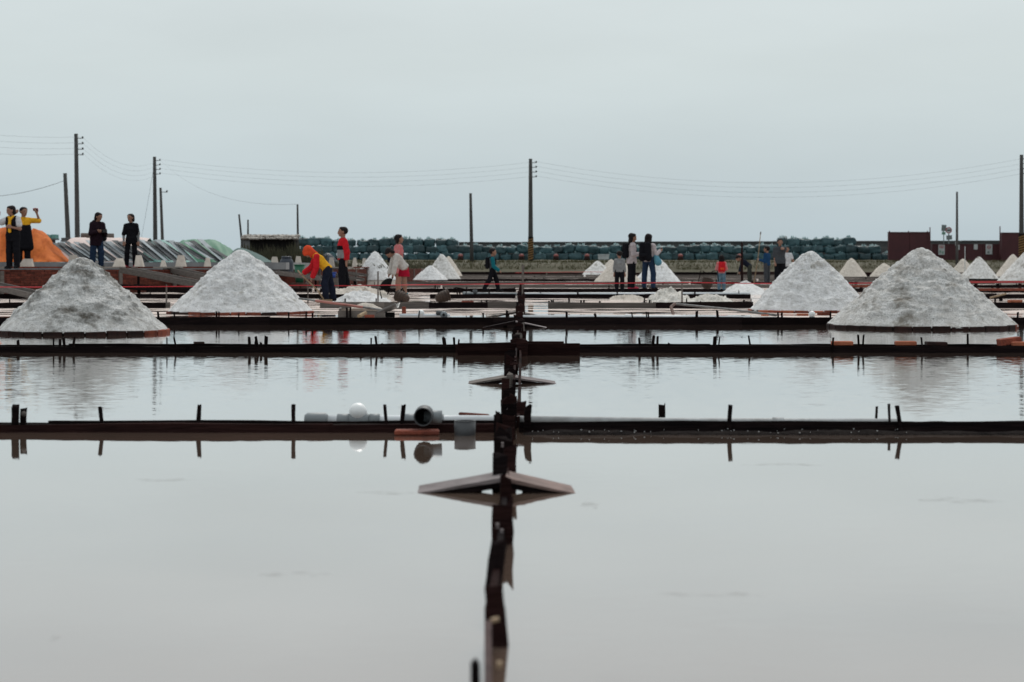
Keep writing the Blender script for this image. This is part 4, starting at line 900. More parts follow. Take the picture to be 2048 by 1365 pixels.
MB().lathe([(.29, -.012), (.22, -.012), (.22, .0), (.29, .0)], (gx(1897, Y), Y - .1, gz(461, Y)), (0, 1, 0), 24).build('red_rim', SIGNR, rs)
MB().box((gx(1897, Y), Y - .115, gz(461, Y)), (.36, .012, .10)).build('dark_lettering', BLK, rs)
MB().box((gx(1898, Y), Y - .08, gz(475.5, Y)), (.52, .03, .40), Matrix.Rotation(-.08, 3, 'Y')).build('square_plate', SIGNGR, rs)
Y = 183.; rs = thing('road_sign', (gx(1888, Y), Y, gz(492, Y)), 'tall green-grey road sign plate left of the round sign', 'road sign')
MB().tube([(gx(1888, Y), Y, gz(515, Y)), (gx(1887, Y), Y, gz(452, Y))], .04, 8).build('post', SIGNGR, rs)
MB().box((gx(1887.5, Y), Y - .07, gz(456.5, Y)), (.44, .03, .58), Matrix.Rotation(.06, 3, 'Y')).build('plate', SIGNGR, rs); MB().box((gx(1887, Y), Y - .07, gz(467, Y)), (.34, .03, .26), Matrix.Rotation(.1, 3, 'Y')).build('lower_plate', SIGNG, rs)
pole(1930, 493, 160, .035, .0, 0, 'thin white pole standing in the pans before the low maroon wall', ins=0, name='stick', mat=SIGNW)

# ================================================================== LEFT BANK
ZT = .675
wa, wb, wc_ = Vector((gx(-190, 49), 49, 0)), Vector((gx(425, 58), 58, 0)), Vector((gx(840, 92), 92, 0))
m = MB(); poly = [wa, wb, wc_, Vector((-4.2, 110, 0)), Vector((-60, 110, 0)), Vector((-60, 49, 0))]
nP = len(poly); off = .06
m.add([(p.x, p.y + off, ZT - .05) for p in poly] + [(p.x, p.y + off, -.06) for p in poly], [tuple(range(nP))] + [(i, i + nP, (i + 1) % nP + nP, (i + 1) % nP) for i in range(nP)])
tag(m.build('earth_terrace', MORTAR, None, org=Vector((0, 0, 0))), kind='structure')
def brickwall(a, b, label, single):
    d = (b - a).normalized(); nrm = Vector((d.y, -d.x, 0)); L = (b - a).length; root = thing('brick_wall', a, label, 'brick wall', 'brick walls of the left terrace')
    ang = math.atan2(d.y, d.x); bl, bh = .235, .058
    core = MB().box(a + d * L / 2 + Vector((0, 0, ZT / 2 - .03)) - nrm * .06, (L, .10, ZT - .06), Matrix.Rotation(ang, 3, 'Z')); core.build('mortar_core', MORTAR, root)
    bm_ = brick_mesh(BRICKW, (bl - .008, .1, bh - .007), .004); st = MB(); cnt = 0; rows = int(ZT / bh)
    for r_ in range(rows - 1, -1, -1):
        x = -(r_ % 2) * bl / 2
        while x < L:
            p = a + d * (x + bl / 2) + nrm * rnd.uniform(0, .012); z = (r_ + .5) * bh
            if single and cnt < 300 and x < 9.2:
                o = link('brick', bm_, root, p - a + Vector((0, 0, z))); o.rotation_euler = (0, rnd.uniform(-.02, .02), ang + rnd.uniform(-.02, .02)); cnt += 1
            else: st.box(p + Vector((0, 0, z)), (bl - .008, .1, bh - .007), Matrix.Rotation(ang, 3, 'Z'))
            x += bl
    s_ = st.build('brickwork', BRICKW, root); s_['kind'] = 'stuff'
    x = 0
    while x < L:     # coping slabs of brick-red and grey on top
        l2 = rnd.uniform(.8, 1.5); p = a + d * min(x + l2 / 2, L - .3) + Vector((0, 0, ZT + .02)) - nrm * .04
        MB().box(p, (l2 - .02, .26, .045 + rnd.uniform(-.006, .006)), Matrix.Rotation(ang, 3, 'Z')).build('coping_slab', rnd.choice([BRICKW, GROUND, BRICKW]), root); x += l2
    for t in np.arange(.9, L, 2.1):
        MB().box(a + d * float(t) + nrm * .06 + Vector((0, 0, ZT * .45)), (.12, .06, ZT * .9), Matrix.Rotation(ang, 3, 'Z')).build('timber_post', WOODG, root)
brickwall(wa, wb, 'low maroon brick wall at left under the standing women', True); brickwall(wb, wc_, 'low brick wall receding behind the large clean cone', False)
# raised path behind
m = MB().box((-24, 66.6, .74), (34, 9.8, .22)); tag(m.build('path', CONC, None), kind='structure')
# covered salt stacks: long mound under tarps
def tarp(name, p0, p1, Y, depth, ptop, label, mat, seed, fold=.10, taper=(1, 1), base=.86, n=70, drop=0.0, fall=.8):
    x0, x1 = gx(p0, Y), gx(p1, Y); vs, fs = [], []; k = 22; hh = gz(ptop, Y) - base
    for i in range(n + 1):
        t = i / n; X = x0 + (x1 - x0) * t
        e_ = min(1, t * (x1 - x0) / .5 if taper[0] else 1); e2 = min(1, (1 - t) * (x1 - x0) / (1.3 * taper[1]) if taper[1] else 1); en = math.sin(e_ * math.pi / 2) * math.sin(e2 * math.pi / 2)
        for j in range(k + 1):
            q = j / k; v = q * 2 - 1
            z = hh * en * (1 - abs(v) ** 1.7) * (1 - .25 * drop * t)
            f_ = mnoise.noise((X * 2.6 + v * 1.8 + seed, v * .7, seed)) * .5 + (1 - 2.2 * abs(mnoise.noise((X * 2.3 + v * 2.1, seed, v * .4)))) * .42 + (1 - 2 * abs(mnoise.noise((X * 5.5 + v * 3, seed + 9, v * .6)))) * .22
            z += fold * f_ * (1 - abs(v) ** 4) * en
            vs.append((X + fold * .4 * mnoise.noise((X * 2, v * 3, seed + 4)), Y + v * depth - fold * .9 * f_ * (1 if v < -.2 else 0), base + max(z, 0) + .01))
    for i in range(n):
        for j in range(k): a = i * (k + 1) + j; fs.append((a, a + k + 1, a + k + 2, a + 1))
    return tag(MB().add(vs, fs).build(name, mat, None, True), label, 'tarp', 'tarps over the salt stacks')
tarp('tarp', -160, 142, 65.0, 1.6, 472, 'wrinkled orange tarp over a salt stack at the left edge', TORG, 3, .48, (0, 1.1))
tarp('tarp', 118, 300, 66.2, 1.5, 478, 'pale pinkish tarp under the leaning slates', TPNK, 8, .06, (1, 0))
tarp('tarp', 262, 400, 67.0, 1.6, 483, 'teal tarp over a salt stack right of the woman in black', TTEAL, 12, .10, (0, 1), drop=.3)
tarp('tarp', 340, 492, 68.2, 1.5, 484, 'dark green tarp over a salt stack behind the large clean cone', TGRN, 17, .12, (1, 1))
tarp('tarp', 452, 545, 67.0, 1.3, 497, 'grey-green net over a low stack left of the navy barrel', TMESH, 21, .05, (1, 1))
tarp('tarp', -160, 110, 69.5, 1.0, 474, 'dark green folded cloth behind the orange tarp', TTEAL, 27, .08, (0, 1))
# leaning slates on the front slope
sm = {}
for nm_, mt in (('l', SLATEL), ('d', SLATED)):
    mm = MB(); n = 6; vs, fs = [], []
    for i in range(n + 1):
        t = i / n - .5
        for y_ in (-.64, .64): vs += [(t * .26, y_, .012 * (i % 2)), (t * .26, y_, .012 * (i % 2) - .012)]
    for i in range(n):
        a = i * 4; fs += [(a, a + 4, a + 6, a + 2), (a + 1, a + 3, a + 7, a + 5), (a, a + 1, a + 5, a + 4), (a + 2, a + 6, a + 7, a + 3)]
    fs += [(0, 2, 3, 1), (n * 4, n * 4 + 1, n * 4 + 3, n * 4 + 2)]
    sm[nm_] = mm.add(vs, fs).mesh('slate_sheet', mt)
px = 120; nb = 0
while px < 425:
    Yf = 64.0; o = link('slate_sheet', sm[rnd.choice('llddd')])
    o.rotation_euler = (R(29 + rnd.uniform(-4, 4)), R(rnd.uniform(-4, 4)), R(56 + rnd.uniform(-6, 6)))
    o.location = (gx(px + 14, Yf), Yf + rnd.uniform(-.06, .06), gz(503, Yf) + rnd.uniform(-.04, .05)); nb += 1; tag(o, nth(nb) + ' corrugated slate sheet from the left, leaning on the covered salt stacks', 'slate sheet', 'slate sheets leaning on the salt stacks'); px += rnd.uniform(9, 13)
# odds and ends on the stacks
Y = 64.; m = MB().tube([(gx(122, Y), Y + 3, gz(468.5, Y)), (gx(190, Y), Y + 3, gz(469.5, Y))], .085, 12); tag(m.build('rolled_mat', WOODG, None, True), 'long grey rolled mat lying on top between the poles', 'rolled mat')
for px, pt, w, h_, lb in ((95, 470, 40, 8, 'low dark teal frame behind the orange tarp'), (150, 476, 50, 6, 'dark slatted frame under the rolled mat'), (287, 478, 26, 9, 'teal folded cover behind the woman in black'), (320, 482, 34, 5, 'flat dark tray at the foot of the tall pole')):
    Yc = 70.; r_ = thing('frame', (gx(px, Yc), Yc, gz(pt + h_, Yc)), lb, 'frame')
    for q in range(4): MB().box((gx(px, Yc) + (q - 1.5) * w * Yc / F / 4, Yc, gz(pt + h_ / 2, Yc)), (w * Yc / F / 4 - .03, .5, h_ * Yc / F + rnd.uniform(-.03, .03))).build('board', TTEAL if 'teal' in lb else SLATED, r_)
    MB().box((gx(px, Yc), Yc - .02, gz(pt + h_ + 1, Yc)), (w * Yc / F, .56, .05)).build('rail', SLATED, r_)
    MB().box((gx(px, Yc), Yc, (gz(pt + h_ + 2, Yc) + .8) / 2), (w * Yc / F * .7, .3, gz(pt + h_ + 2, Yc) - .8)).build('trestle', SLATED, r_)
# cream tent-shaped blocks on the wall top
blk = [(52, 518, 540, 28, 51.5), (148, 510, 532, 22, 55), (238, 517, 535, 22, 55.5), (279, 511, 535, 17, 56.3), (327, 521, 536, 10, 57), (362, 511, 532, 20, 57.5), (415, 516, 534, 12, 58.5), (549, 514, 532, 16, 67), (597, 513, 531, 14, 70), (663, 515, 531, 12, 76), (709, 516, 530, 9, 80), (728, 517, 530, 9, 82), (797, 513, 528, 14, 90)]
bn = ['tan tent-shaped block at the feet of the women on the far left', 'tent-shaped block just left of the stained cone top', 'tent-shaped block left of the woman in black', 'tent-shaped block right of the feet of the woman in black', 'thin tent-shaped block, third right of the woman in black', 'wide cream tent-shaped block above the brick wall before the clean cone', 'narrow leaning cream block left of the clean cone', 'cream tent-shaped block left of the navy barrel', 'cream tent-shaped block behind the hooded worker', 'small cream block behind the hooded worker at his back', 'small cream block right of the red-jacketed man', 'second small cream block right of the red-jacketed man', 'small cream block behind the cone at the girl in red']
for (px, p0, p1, w, Y), lb in zip(blk, bn):
    xa = gx(px, Y); wd = w * Y / F; z1 = gz(p0, Y); z0 = ZT + .04; m = MB(); sk = rnd.uniform(-.2, .3)
    vs = [(xa - wd / 2, Y - .16, z0), (xa + wd / 2, Y - .16, z0), (xa + wd / 2, Y + .16, z0), (xa - wd / 2, Y + .16, z0), (xa - wd * (.30 - sk * .5), Y - .03, z1), (xa + wd * (.30 + sk * .5), Y - .03, z1), (xa + wd * (.30 + sk * .5), Y + .04, z1), (xa - wd * (.30 - sk * .5), Y + .04, z1)]
    tag(m.add(vs, [(0, 1, 5, 4), (1, 2, 6, 5), (2, 3, 7, 6), (3, 0, 4, 7), (4, 5, 6, 7), (3, 2, 1, 0)]).build('marker_block', CARD, None), lb, 'block', 'tent-shaped blocks on the left terrace')
# wooden troughs from the terrace to the pans
def trough(a, b, w, h, label, mat=WOODG):
    a, b = Vector((gx(a[0], a[2]), a[2], gz(a[1], a[2]))), Vector((gx(b[0], b[2]), b[2], gz(b[1], b[2]))); root = thing('wooden_trough', b, label, 'trough', 'wooden troughs at the left terrace')
    d = b - a; L = d.length; ax = d.normalized(); sd_ = ax.cross(Vector((0, 0, 1))).normalized(); up = sd_.cross(ax); rot = Matrix((ax, sd_, up)).transposed().to_3x3(); c = (a + b) / 2
    MB().box(c, (L, w, .03), rot).build('floor_board', mat, root)
    for q in (-1, 1): MB().box(c + sd_ * q * w / 2 + up * h / 2, (L + rnd.uniform(.02, .1), .03, h), rot).build('side_board', mat, root)
    for t in (.15, .85): MB().box(a.lerp(b, t) - Vector((0, 0, max(.05, a.lerp(b, t).z) / 2 + .03)), (.06, .06, max(.05, a.lerp(b, t).z)), None).build('leg', WOOD, root)
trough((-30, 572, 46), (78, 597, 43), .35, .12, 'wooden trough sloping down at the left edge below the brick wall')
trough((252, 545, 54), (430, 580, 50), .35, .14, 'long wooden trough sloping down between the two left cones'); trough((338, 543, 57), (470, 572, 53), .3, .14, 'second wooden trough sloping down behind the clean cone')
trough((535, 546, 62), (650, 561, 56), .3, .10, 'pale wooden trough sloping down to the hooded worker'); trough((255, 577, 50), (420, 588, 47), .4, .10, 'low dark trough lying at the foot of the brick wall', WOOD)
trough((640, 540, 78), (725, 553, 72), .3, .08, 'thin trough behind the red-jacketed man'); trough((650, 549, 74), (720, 562, 68), .3, .08, 'lower thin trough behind the red-jacketed man')
# thatched hut with weeds
Y = 80.; x0, x1 = gx(489, Y), gx(592, Y); zt, zr_ = gz(478, Y), gz(474, Y)
ht = thing('thatched_hut', ((x0 + x1) / 2, Y, ZT), 'low dark hut with a salt-white thatched roof behind the clean cone', 'hut')
for i in range(7): MB().box((x0 + (x1 - x0) * (i + .5) / 7, Y, (zt + ZT) / 2 - .03), ((x1 - x0) / 7 - .015, 1.2, zt - ZT), None).build('wall_board', SLATED if i == 0 else BLK, ht)
for i in range(12):
    for q, (dy, dz) in enumerate(((-.66, -.02), (-.35, .06), (0.0, .10))):
        vs = []; xa = x0 + (x1 - x0 + .2) * (i + .5) / 12 - .06; m = MB().sphere((xa + rnd.uniform(-.03, .03), Y + dy, zt + .02 + dz), .14, 8, 6, (1, 1, .42 + rnd.uniform(-.08, .1))); m.build('thatch_bundle', THATCH, ht, True)
MB().box(((x0 + x1) / 2, Y, zt + .0), (x1 - x0 + .1, 1.3, .05)).build('roof_board', WOODG, ht)
def weeds(name, x0, x1, y0, y1, zf, n, h0, h1, mat, label, kind='stuff', cat='weeds'):
    m = MB()
    for i in range(n):
        X, y_ = rnd.uniform(x0, x1), rnd.uniform(y0, y1); w, hh = rnd.uniform(.02, .06), rnd.uniform(h0, h1) * (.5 + .9 * max(0, mnoise.noise((X * .9, y_ * .5, 3)) + .4)); ln = rnd.uniform(-.2, .2)
        z = zf; m.add([(X - w / 2, y_, z), (X + w / 2, y_ + .02, z), (X + ln * .5 + w * .3, y_, z + hh * .6), (X + ln, y_ - .03, z + hh)], [(0, 1, 2), (0, 2, 3)])
    return tag(m.build(name, mat, None), label, cat, kind=kind)
weeds('weeds', gx(488, 76), gx(640, 76), 74, 78.5, ZT - .03, 2600, .35, .85, WEED, 'dark scrubby weeds in front of the thatched hut')
weeds('weeds', gx(600, 84), gx(860, 84), 80, 90, ZT - .03, 1500, .10, .30, WEED, 'low weeds on the terrace behind the red-jacketed man')
# barrel and bins
Y = 66.; xb = gx(573, Y); zb = ZT - .35
br = thing('barrel', (xb, Y - 3.2, .12), 'large navy plastic barrel left of the hooded worker', 'barrel'); Y = 62.8; xb = gx(573, Y); zb = gz(553, Y); hh = gz(513, Y) - zb
MB().lathe([(.01, 0), (.19, 0), (.215, .04), (.22, hh * .3), (.215, hh * .5), (.222, hh * .68), (.20, hh * .8), (.145, hh * .90), (.14, hh * .91)], (xb, Y, zb), n=24).build('barrel_body', BLUEB, br, True, org=Vector((xb, Y - .0, zb)) if False else None)
MB().lathe([(.15, hh * .90), (.165, hh * .92), (.165, hh * .98), (.12, hh), (.01, hh)], (xb, Y, zb), n=24).build('lid', BLUEB, br, True)
MB().box((xb, Y, zb / 2 - .02), (.7, .6, zb + .02)).build('stand', BRICKW, br)
Y = 60.; g_ = thing('bin', (gx(599, Y), Y, .12), 'green plastic bin between the navy barrel and the hooded worker', 'bin')
zb, zt = gz(566, Y), gz(530, Y); xg = gx(599, Y)
MB().lathe([(.01, 0), (.12, 0), (.16, zt - zb), (.145, zt - zb), (.11, .03), (.01, .03)], (xg, Y, zb), n=16).build('bin_body', GREENB, g_, True); MB().lathe([(.158, zt - zb - .02), (.175, zt - zb - .02), (.175, zt - zb + .01), (.15, zt - zb + .01)], (xg, Y, zb), n=16).build('rim', GREENB, g_, True)
MB().box((xg, Y, zb / 2 - .02), (.5, .5, zb + .02)).build('stand', MORTAR, g_)
Y = 60.; g_ = thing('tub', (gx(664, Y), Y, 0), 'bright blue plastic tub behind the legs of the red-jacketed man', 'tub'); xg = gx(664, Y); zb = gz(556, Y)
MB().lathe([(.01, 0), (.10, 0), (.12, .16), (.10, .16), (.09, .02), (.01, .02)], (xg, Y, zb), n=16).build('tub_body', BLUEP, g_, True); MB().lathe([(.118, .14), (.135, .14), (.135, .17), (.10, .17)], (xg, Y, zb), n=16).build('rim', BLUEP, g_, True)
MB().box((xg, Y, zb / 2 - .02), (.4, .4, zb + .03)).build('stand', WOODG, g_)
# dark covered lumps beside the man
Y = 88.
o = heap('covered_stack', None, gx(655, Y), Y, ZT - .05, .62, .6, gz(504, Y) - ZT, BLUEB, 71, 1.2, 24, 50, .6); tag(o, 'dark navy covered stack left of the red-jacketed man', 'covered stack')
o = heap('white_sacks', None, gx(631, Y), Y - 1, ZT - .05, .36, .4, gz(513, Y) - ZT, NET, 73, 2.0, 20, 40, .6); tag(o, 'small pale heap of sacks behind the hooded worker', 'sacks')
o = heap('rubble_heap', None, gx(720, Y), Y + 1, ZT - .05, 1.0, .6, .22, SALTB, 75, 2.0, 20, 40, .6); tag(o, 'low beige rubble heap on the terrace left of the sharp cone', 'rubble')

# ================================================================== PIPES, BRICKS AND TOOLS
def pipe(m, a, b, r, n=16): return m.tube([a, b], r, n)
Yp = Y1 + .30; zc = gz(840, Yp); k_ = Yp / F
pl = thing('pvc_pipe', (gx(800, Yp), Yp, 0), 'white pipe with grey couplings behind the nearest dike, left of the centre', 'pipe', 'plastic pipes on the dikes')
X = lambda p: gx(p, Yp)
pipe(MB(), (X(655), Yp, zc), (X(990), Yp, zc), 9 * k_).build('pipe', PVCW, pl, True)
m = MB().lathe([(.001, 0), (9 * k_, .003), (13 * k_, .016), (13.5 * k_, .03), (13.5 * k_, 43 * k_), (10 * k_, 47 * k_)], (X(608), Yp, zc + .002), (1, 0, 0), 20); m.build('end_cap', PVCG, pl, True)
for a, b, r_ in ((674, 700, 12), (738, 760, 12), (808, 832, 12), (862, 888, 12)): MB().lathe([(9 * k_, 0), (r_ * k_, .002), (r_ * k_, (b - a) * k_ - .002), (9 * k_, (b - a) * k_)], (X(a), Yp, zc), (1, 0, 0), 20).build('coupling', PVCG, pl, True)
t = MB().lathe([(10 * k_, 0), (14 * k_, .004), (14 * k_, 36 * k_), (10 * k_, 40 * k_)], (X(698), Yp, zc), (1, 0, 0), 20).build('tee', PVCG, pl, True)
MB().lathe([(13 * k_, -.03), (13 * k_, .008), (15 * k_, .010), (15 * k_, .016)], (X(716), Yp, zc + 6 * k_), (0, 0, 1), 20).build('tee_socket', PVCG, t, True, org=ORG[pl.name])
gl = thing('globe', (X(716), Yp, zc + .015), 'round milky white globe standing on the pipe near the centre', 'globe', 'white globes on the pipes')
MB().sphere((X(716), Yp, gz(824, Yp)), 18 * k_, 24, 16).build('ball', GLOBE, gl, True); MB().lathe([(10 * k_, 0), (13.5 * k_, .001), (13.5 * k_, .006), (10 * k_, .008)], (X(716), Yp, gz(832, Yp)), n=20).build('collar', PVCW, gl, True)
# open pipe mouth on its brick
Yo = Y1 - .14; zo = gz(834.5, Yo); ko = Yo / F; op = thing('pipe_elbow', (gx(846, Yo), Yo, .02), 'short wide grey pipe with its dark open mouth facing the camera', 'pipe')
MB().lathe([(16.5 * ko, .004), (16.5 * ko, .0), (18.0 * ko, -.002), (19 * ko, .002), (19 * ko, .08), (19.6 * ko, .085), (19.6 * ko, .14), (16 * ko, .15)], (gx(846, Yo), Yo, zo), (0, 1, 0), 32).build('sleeve', PVCD, op, True)
MB().lathe([(16.4 * ko, .003), (16.4 * ko, .14), (.001, .142)], (gx(846, Yo), Yo, zo), (0, 1, 0), 32).build('bore', PIPEIN, op, True)
pipe(MB(), (gx(846, Yo) + .0, Yo + .11, zo - .005), (gx(882, Yo), Yo + .11, zo - .008), 13 * ko).build('side_branch', PVCG, op, True)
Ys = Y1 - .10; ks = Ys / F; sl2 = thing('pipe_sleeve', (gx(930, Ys), Ys, 0), 'short dark grey pipe sleeve standing upright in the water by the centre dike', 'pipe'); zt = gz(842, Ys)
MB().lathe([(20 * ks, -.03), (21.3 * ks, -.03), (21.3 * ks, zt), (19 * ks, zt), (19 * ks, -.03)], (gx(930, Ys), Ys, 0), n=32).build('sleeve', PVCD, sl2, True); MB().lathe([(19.0 * ks, zt - .002), (21.7 * ks, zt - .002), (21.7 * ks, zt + .001), (19 * ks, zt + .001)], (gx(930, Ys), Ys, 0), n=32).build('lip', PVCD, sl2)
bms2 = {'r': brick_mesh(BRICK, (.19, .10, .022)), 'o': brick_mesh(BRICKO, (.17, .10, .035)), 'd': brick_mesh(BRICKD, (.17, .10, .035)), 'b': brick_mesh(BRICK, (.17, .10, .055))}
def lbrick(kind, px, py, Y, label, rz=0.0, ry=0.0, sc=1.0, z=None):
    o = link('loose_brick', bms2[kind]); o.location = (gx(px, Y), Y, gz(py, Y) if z is None else z); o.rotation_euler = (0, ry, rz); o.scale = (sc, sc, sc); return tag(o, label, 'brick', 'loose bricks on the dikes')
lbrick('r', 834, 863, Y1 - .10, 'flat red tile lying in the water under the open pipe mouth', .03, 0, .98, .011)
lbrick('r', 948, 830, Y1 + .52, 'thin red tile end showing behind the white pipe by the centre', .9, .10, .7)
lbrick('o', 1684, 687, Y2 + .20, 'bright orange brick on the second dike, leftmost below the largest cone', .02); lbrick('o', 1811, 687, Y2 + .20, 'bright orange brick on the second dike, middle one below the largest cone', -.03)
lbrick('d', 1872, 688, Y2 + .22, 'dark red brick on the second dike right of the orange ones', .02, .02); lbrick('b', 2018, 683, Y2 + .22, 'tilted dark red brick on the second dike at the right edge', .1, -.13, 1.05)
lbrick('o', 2044, 688, Y2 + .15, 'flat orange-red brick cut by the right edge on the second dike', 0)
lbrick('d', 398, 686, Y2 + .2, 'dark block on the second dike below the clean cone', .3, 0, .5); lbrick('b', 808, 626, Y3 + .9, 'small upright orange brick behind the grey fittings of the third dike', 0, 1.57, .9)
lbrick('o', 1605, 630, Y3 + .6, 'orange brick at the foot of the large cone left of the white ball', .05, 0, .8); lbrick('b', 1647, 628, Y3 + .6, 'red brick at the foot of the large cone right of the white ball', .5, 0, .8); lbrick('o', 1530, 631, Y3 + .7, 'small orange brick end at the left foot of the right-hand cone', .4, 0, .5)
lbrick('b', 935, 606, ROW[3] + .2, 'small red brick on the fourth dike left of the centre', .1, 0, 1.2); lbrick('o', 2030, 603, ROW[3] + .2, 'orange brick on the fourth dike at the right edge', .1, 0, 1.3)
gl = thing('globe', (gx(1624, Y3 + .5), Y3 + .5, .07), 'round white ball between the bricks below the large right cone', 'globe', 'white globes on the pipes'); q = Y3 + .5
MB().sphere((gx(1624, q), q, gz(629, q)), 6.7 * q / F, 20, 12).build('ball', GLOBE, gl, True); MB().lathe([(.03, 0), (.035, .0), (.03, .01)], (gx(1624, q), q, gz(635, q)), n=14).build('collar', PVCG, gl, True)
# long pipe right of the centre on the first dike
PVCS = M('stained_pvc', (.40, .42, .43), (.25, .25, .245), 7, .6, .2, 30, .25)
pr_ = thing('pvc_pipe', (X(1300), Yp, 0), 'long white pipe lying along the nearest dike right of the centre', 'pipe', 'plastic pipes on the dikes')
MB().tube([(X(1026), Yp, zc - .002), (X(1300), Yp, zc - .010), (X(1540), Yp + .01, zc - .014), (X(1800), Yp + .02, zc - .016)], 9.0 * k_, 16).build('pipe', PVCS, pr_, True); MB().lathe([(9 * k_, 0), (11.5 * k_, .002), (11.5 * k_, .05), (9 * k_, .052)], (X(1545), Yp + .01, zc - .015), (1, 0, .0), 18).build('coupling', PVCS, pr_, True)
# third dike pipes
Yq = Y3 + .50; kq = Yq / F; Xq = lambda p: gx(p, Yq); zq = gz(631.5, Yq)
p3a = thing('pvc_pipe', (Xq(850), Yq, 0), 'pale grey pipe with fittings on the third dike, below the girl in the red skirt', 'pipe', 'plastic pipes on the dikes')
pipe(MB(), (Xq(799), Yq, zq), (Xq(900), Yq, zq), 3.6 * kq).build('pipe', PVCW, p3a, True); MB().lathe([(3 * kq, 0), (7 * kq, .01), (7.4 * kq, .06), (7 * kq, .12), (3 * kq, .13)], (Xq(888), Yq - .10, gz(630, Yq)), (0, 1, 0), 18).build('elbow', PVCG, p3a, True)
MB().lathe([(3 * kq, 0), (5.5 * kq, .01), (5.5 * kq, .09), (3 * kq, .10)], (Xq(872), Yq, gz(627, Yq)), (1, 0, 0), 14).build('side_branch', PVCD, p3a, True); pipe(MB(), (Xq(890), Yq - .05, gz(637, Yq)), (Xq(903), Yq - .08, gz(638, Yq)), 4.0 * kq).build('spout', PVCG, p3a, True)
gl = thing('globe', (Xq(842), Yq, zq), 'small milky globe on the grey pipe of the third dike', 'globe', 'white globes on the pipes'); MB().sphere((Xq(842), Yq, gz(626.5, Yq)), 6.5 * kq, 18, 12).build('ball', GLOBE, gl, True); MB().lathe([(.02, 0), (.03, 0), (.025, .01)], (Xq(842), Yq, zq + .015), n=12).build('collar', PVCG, gl, True)
p3b = thing('pvc_pipe', (Xq(1200), Yq, 0), 'long thin white pipe lying along the third dike right of the centre', 'pipe', 'plastic pipes on the dikes')
MB().tube([(Xq(1046), Yq, gz(634, Yq)), (Xq(1300), Yq, gz(634, Yq)), (Xq(1500), Yq, gz(635.5, Yq))], 3.6 * kq, 10).build('pipe', PVCW, p3b, True); MB().lathe([(3 * kq, 0), (4.6 * kq, .004), (4.6 * kq, .08), (3 * kq, .084)], (Xq(1250), Yq, gz(634, Yq)), (1, 0, 0), 12).build('coupling', PVCW, p3b, True)
# fifth dike pipe
Yv = ROW[4] + .10; kv = Yv / F; Xv = lambda p: gx(p, Yv)
p5 = thing('pvc_pipe', (Xv(1100), Yv, 0), 'long grey pipe with a dark knob on the fifth dike', 'pipe', 'plastic pipes on the dikes')
pipe(MB(), (Xv(928), Yv, gz(588.5, Yv)), (Xv(1034), Yv, gz(589, Yv)), 3.3 * kv, 12).build('pipe', PVCG, p5, True); pipe(MB(), (Xv(1049), Yv, gz(589, Yv)), (Xv(1500), Yv, gz(588, Yv)), 3.2 * kv, 12).build('pipe', PVCW, p5, True)
MB().lathe([(2 * kv, 0), (4.2 * kv, .02), (4.2 * kv, .18), (2 * kv, .2)], (Xv(925), Yv, gz(588, Yv)), (1, 0, 0), 12).build('end_cap', PVCG, p5, True); MB().lathe([(3 * kv, 0), (4.5 * kv, .02), (4.5 * kv, .10), (3 * kv, .12)], (Xv(950), Yv, gz(590, Yv)), (0, 0, 1), 12).build('valve_knob', PVCD, p5, True)
# red barrier tape and its posts
Yt = 38.5; pts = []
for px, py in ((-150, 575), (40, 574.5), (330, 573.5), (480, 573), (616, 571), (700, 572), (833, 570), (935, 569), (1045, 568), (1230, 567), (1300, 566), (1364, 565.5), (1480, 567), (1560, 567.5), (1700, 567), (1900, 565), (2150, 563)): pts.append((gx(px, Yt), Yt, gz(py, Yt)))
m = MB(); fine = []
for i in range(len(pts) - 1):
    a, b = Vector(pts[i]), Vector(pts[i + 1])
    for q in range(5): fine.append(a.lerp(b, q / 5) + Vector((0, 0, .006 * mnoise.noise((i + q / 5, 0, 0)))))
vs = []; fs = []
for i, p in enumerate(fine):
    tw = .6 * mnoise.noise((i * .15, 5, 0)); vs += [p + Vector((0, math.sin(tw) * .02, .008 + .003 * mnoise.noise((i * .4, 2, 0)))), p + Vector((0, -math.sin(tw) * .02, -.008)), p + Vector((0, -math.sin(tw) * .02 + .004, -.008)), p + Vector((0, math.sin(tw) * .02 + .004, .008))]
for i in range(len(fine) - 1):
    for j in range(4): a, b = i * 4 + j, i * 4 + (j + 1) % 4; fs.append((a, b, b + 4, a + 4))
tag(m.add(vs, fs).build('barrier_tape', TAPE, None), 'thin red barrier tape stretched right across the field at knee height', 'tape')
for px, pt, pb, lb in ((616, 566, 610, 'thin dark tape post beside the hooded worker'), (1364, 564, 611, 'thin dark tape post behind the salt rake'), (756, 543, 570, 'thin dark tape post before the sharp cone'), (333, 570, 600, 'thin dark tape post left of the clean cone'), (1045, 530, 572, 'thin tape post beside the centre dike')):
    tg = stake(gx(px, Yt + .03), Yt + .03, gz(pt, Yt), 3.2 * Yt / F, WOODG, None); tg.name = 'tape_post'; tag(tg, lb, 'post', 'posts of the red tape')
# far red tape
fine = [(gx(px, 140), 140, gz(545 + .8 * math.sin(px * .02), 140)) for px in range(1030, 1260, 15)]
tag(MB().tube(fine, .012, 4).build('barrier_tape', TAPE, None), 'far red tape at the foot of the bank right of the centre', 'tape')
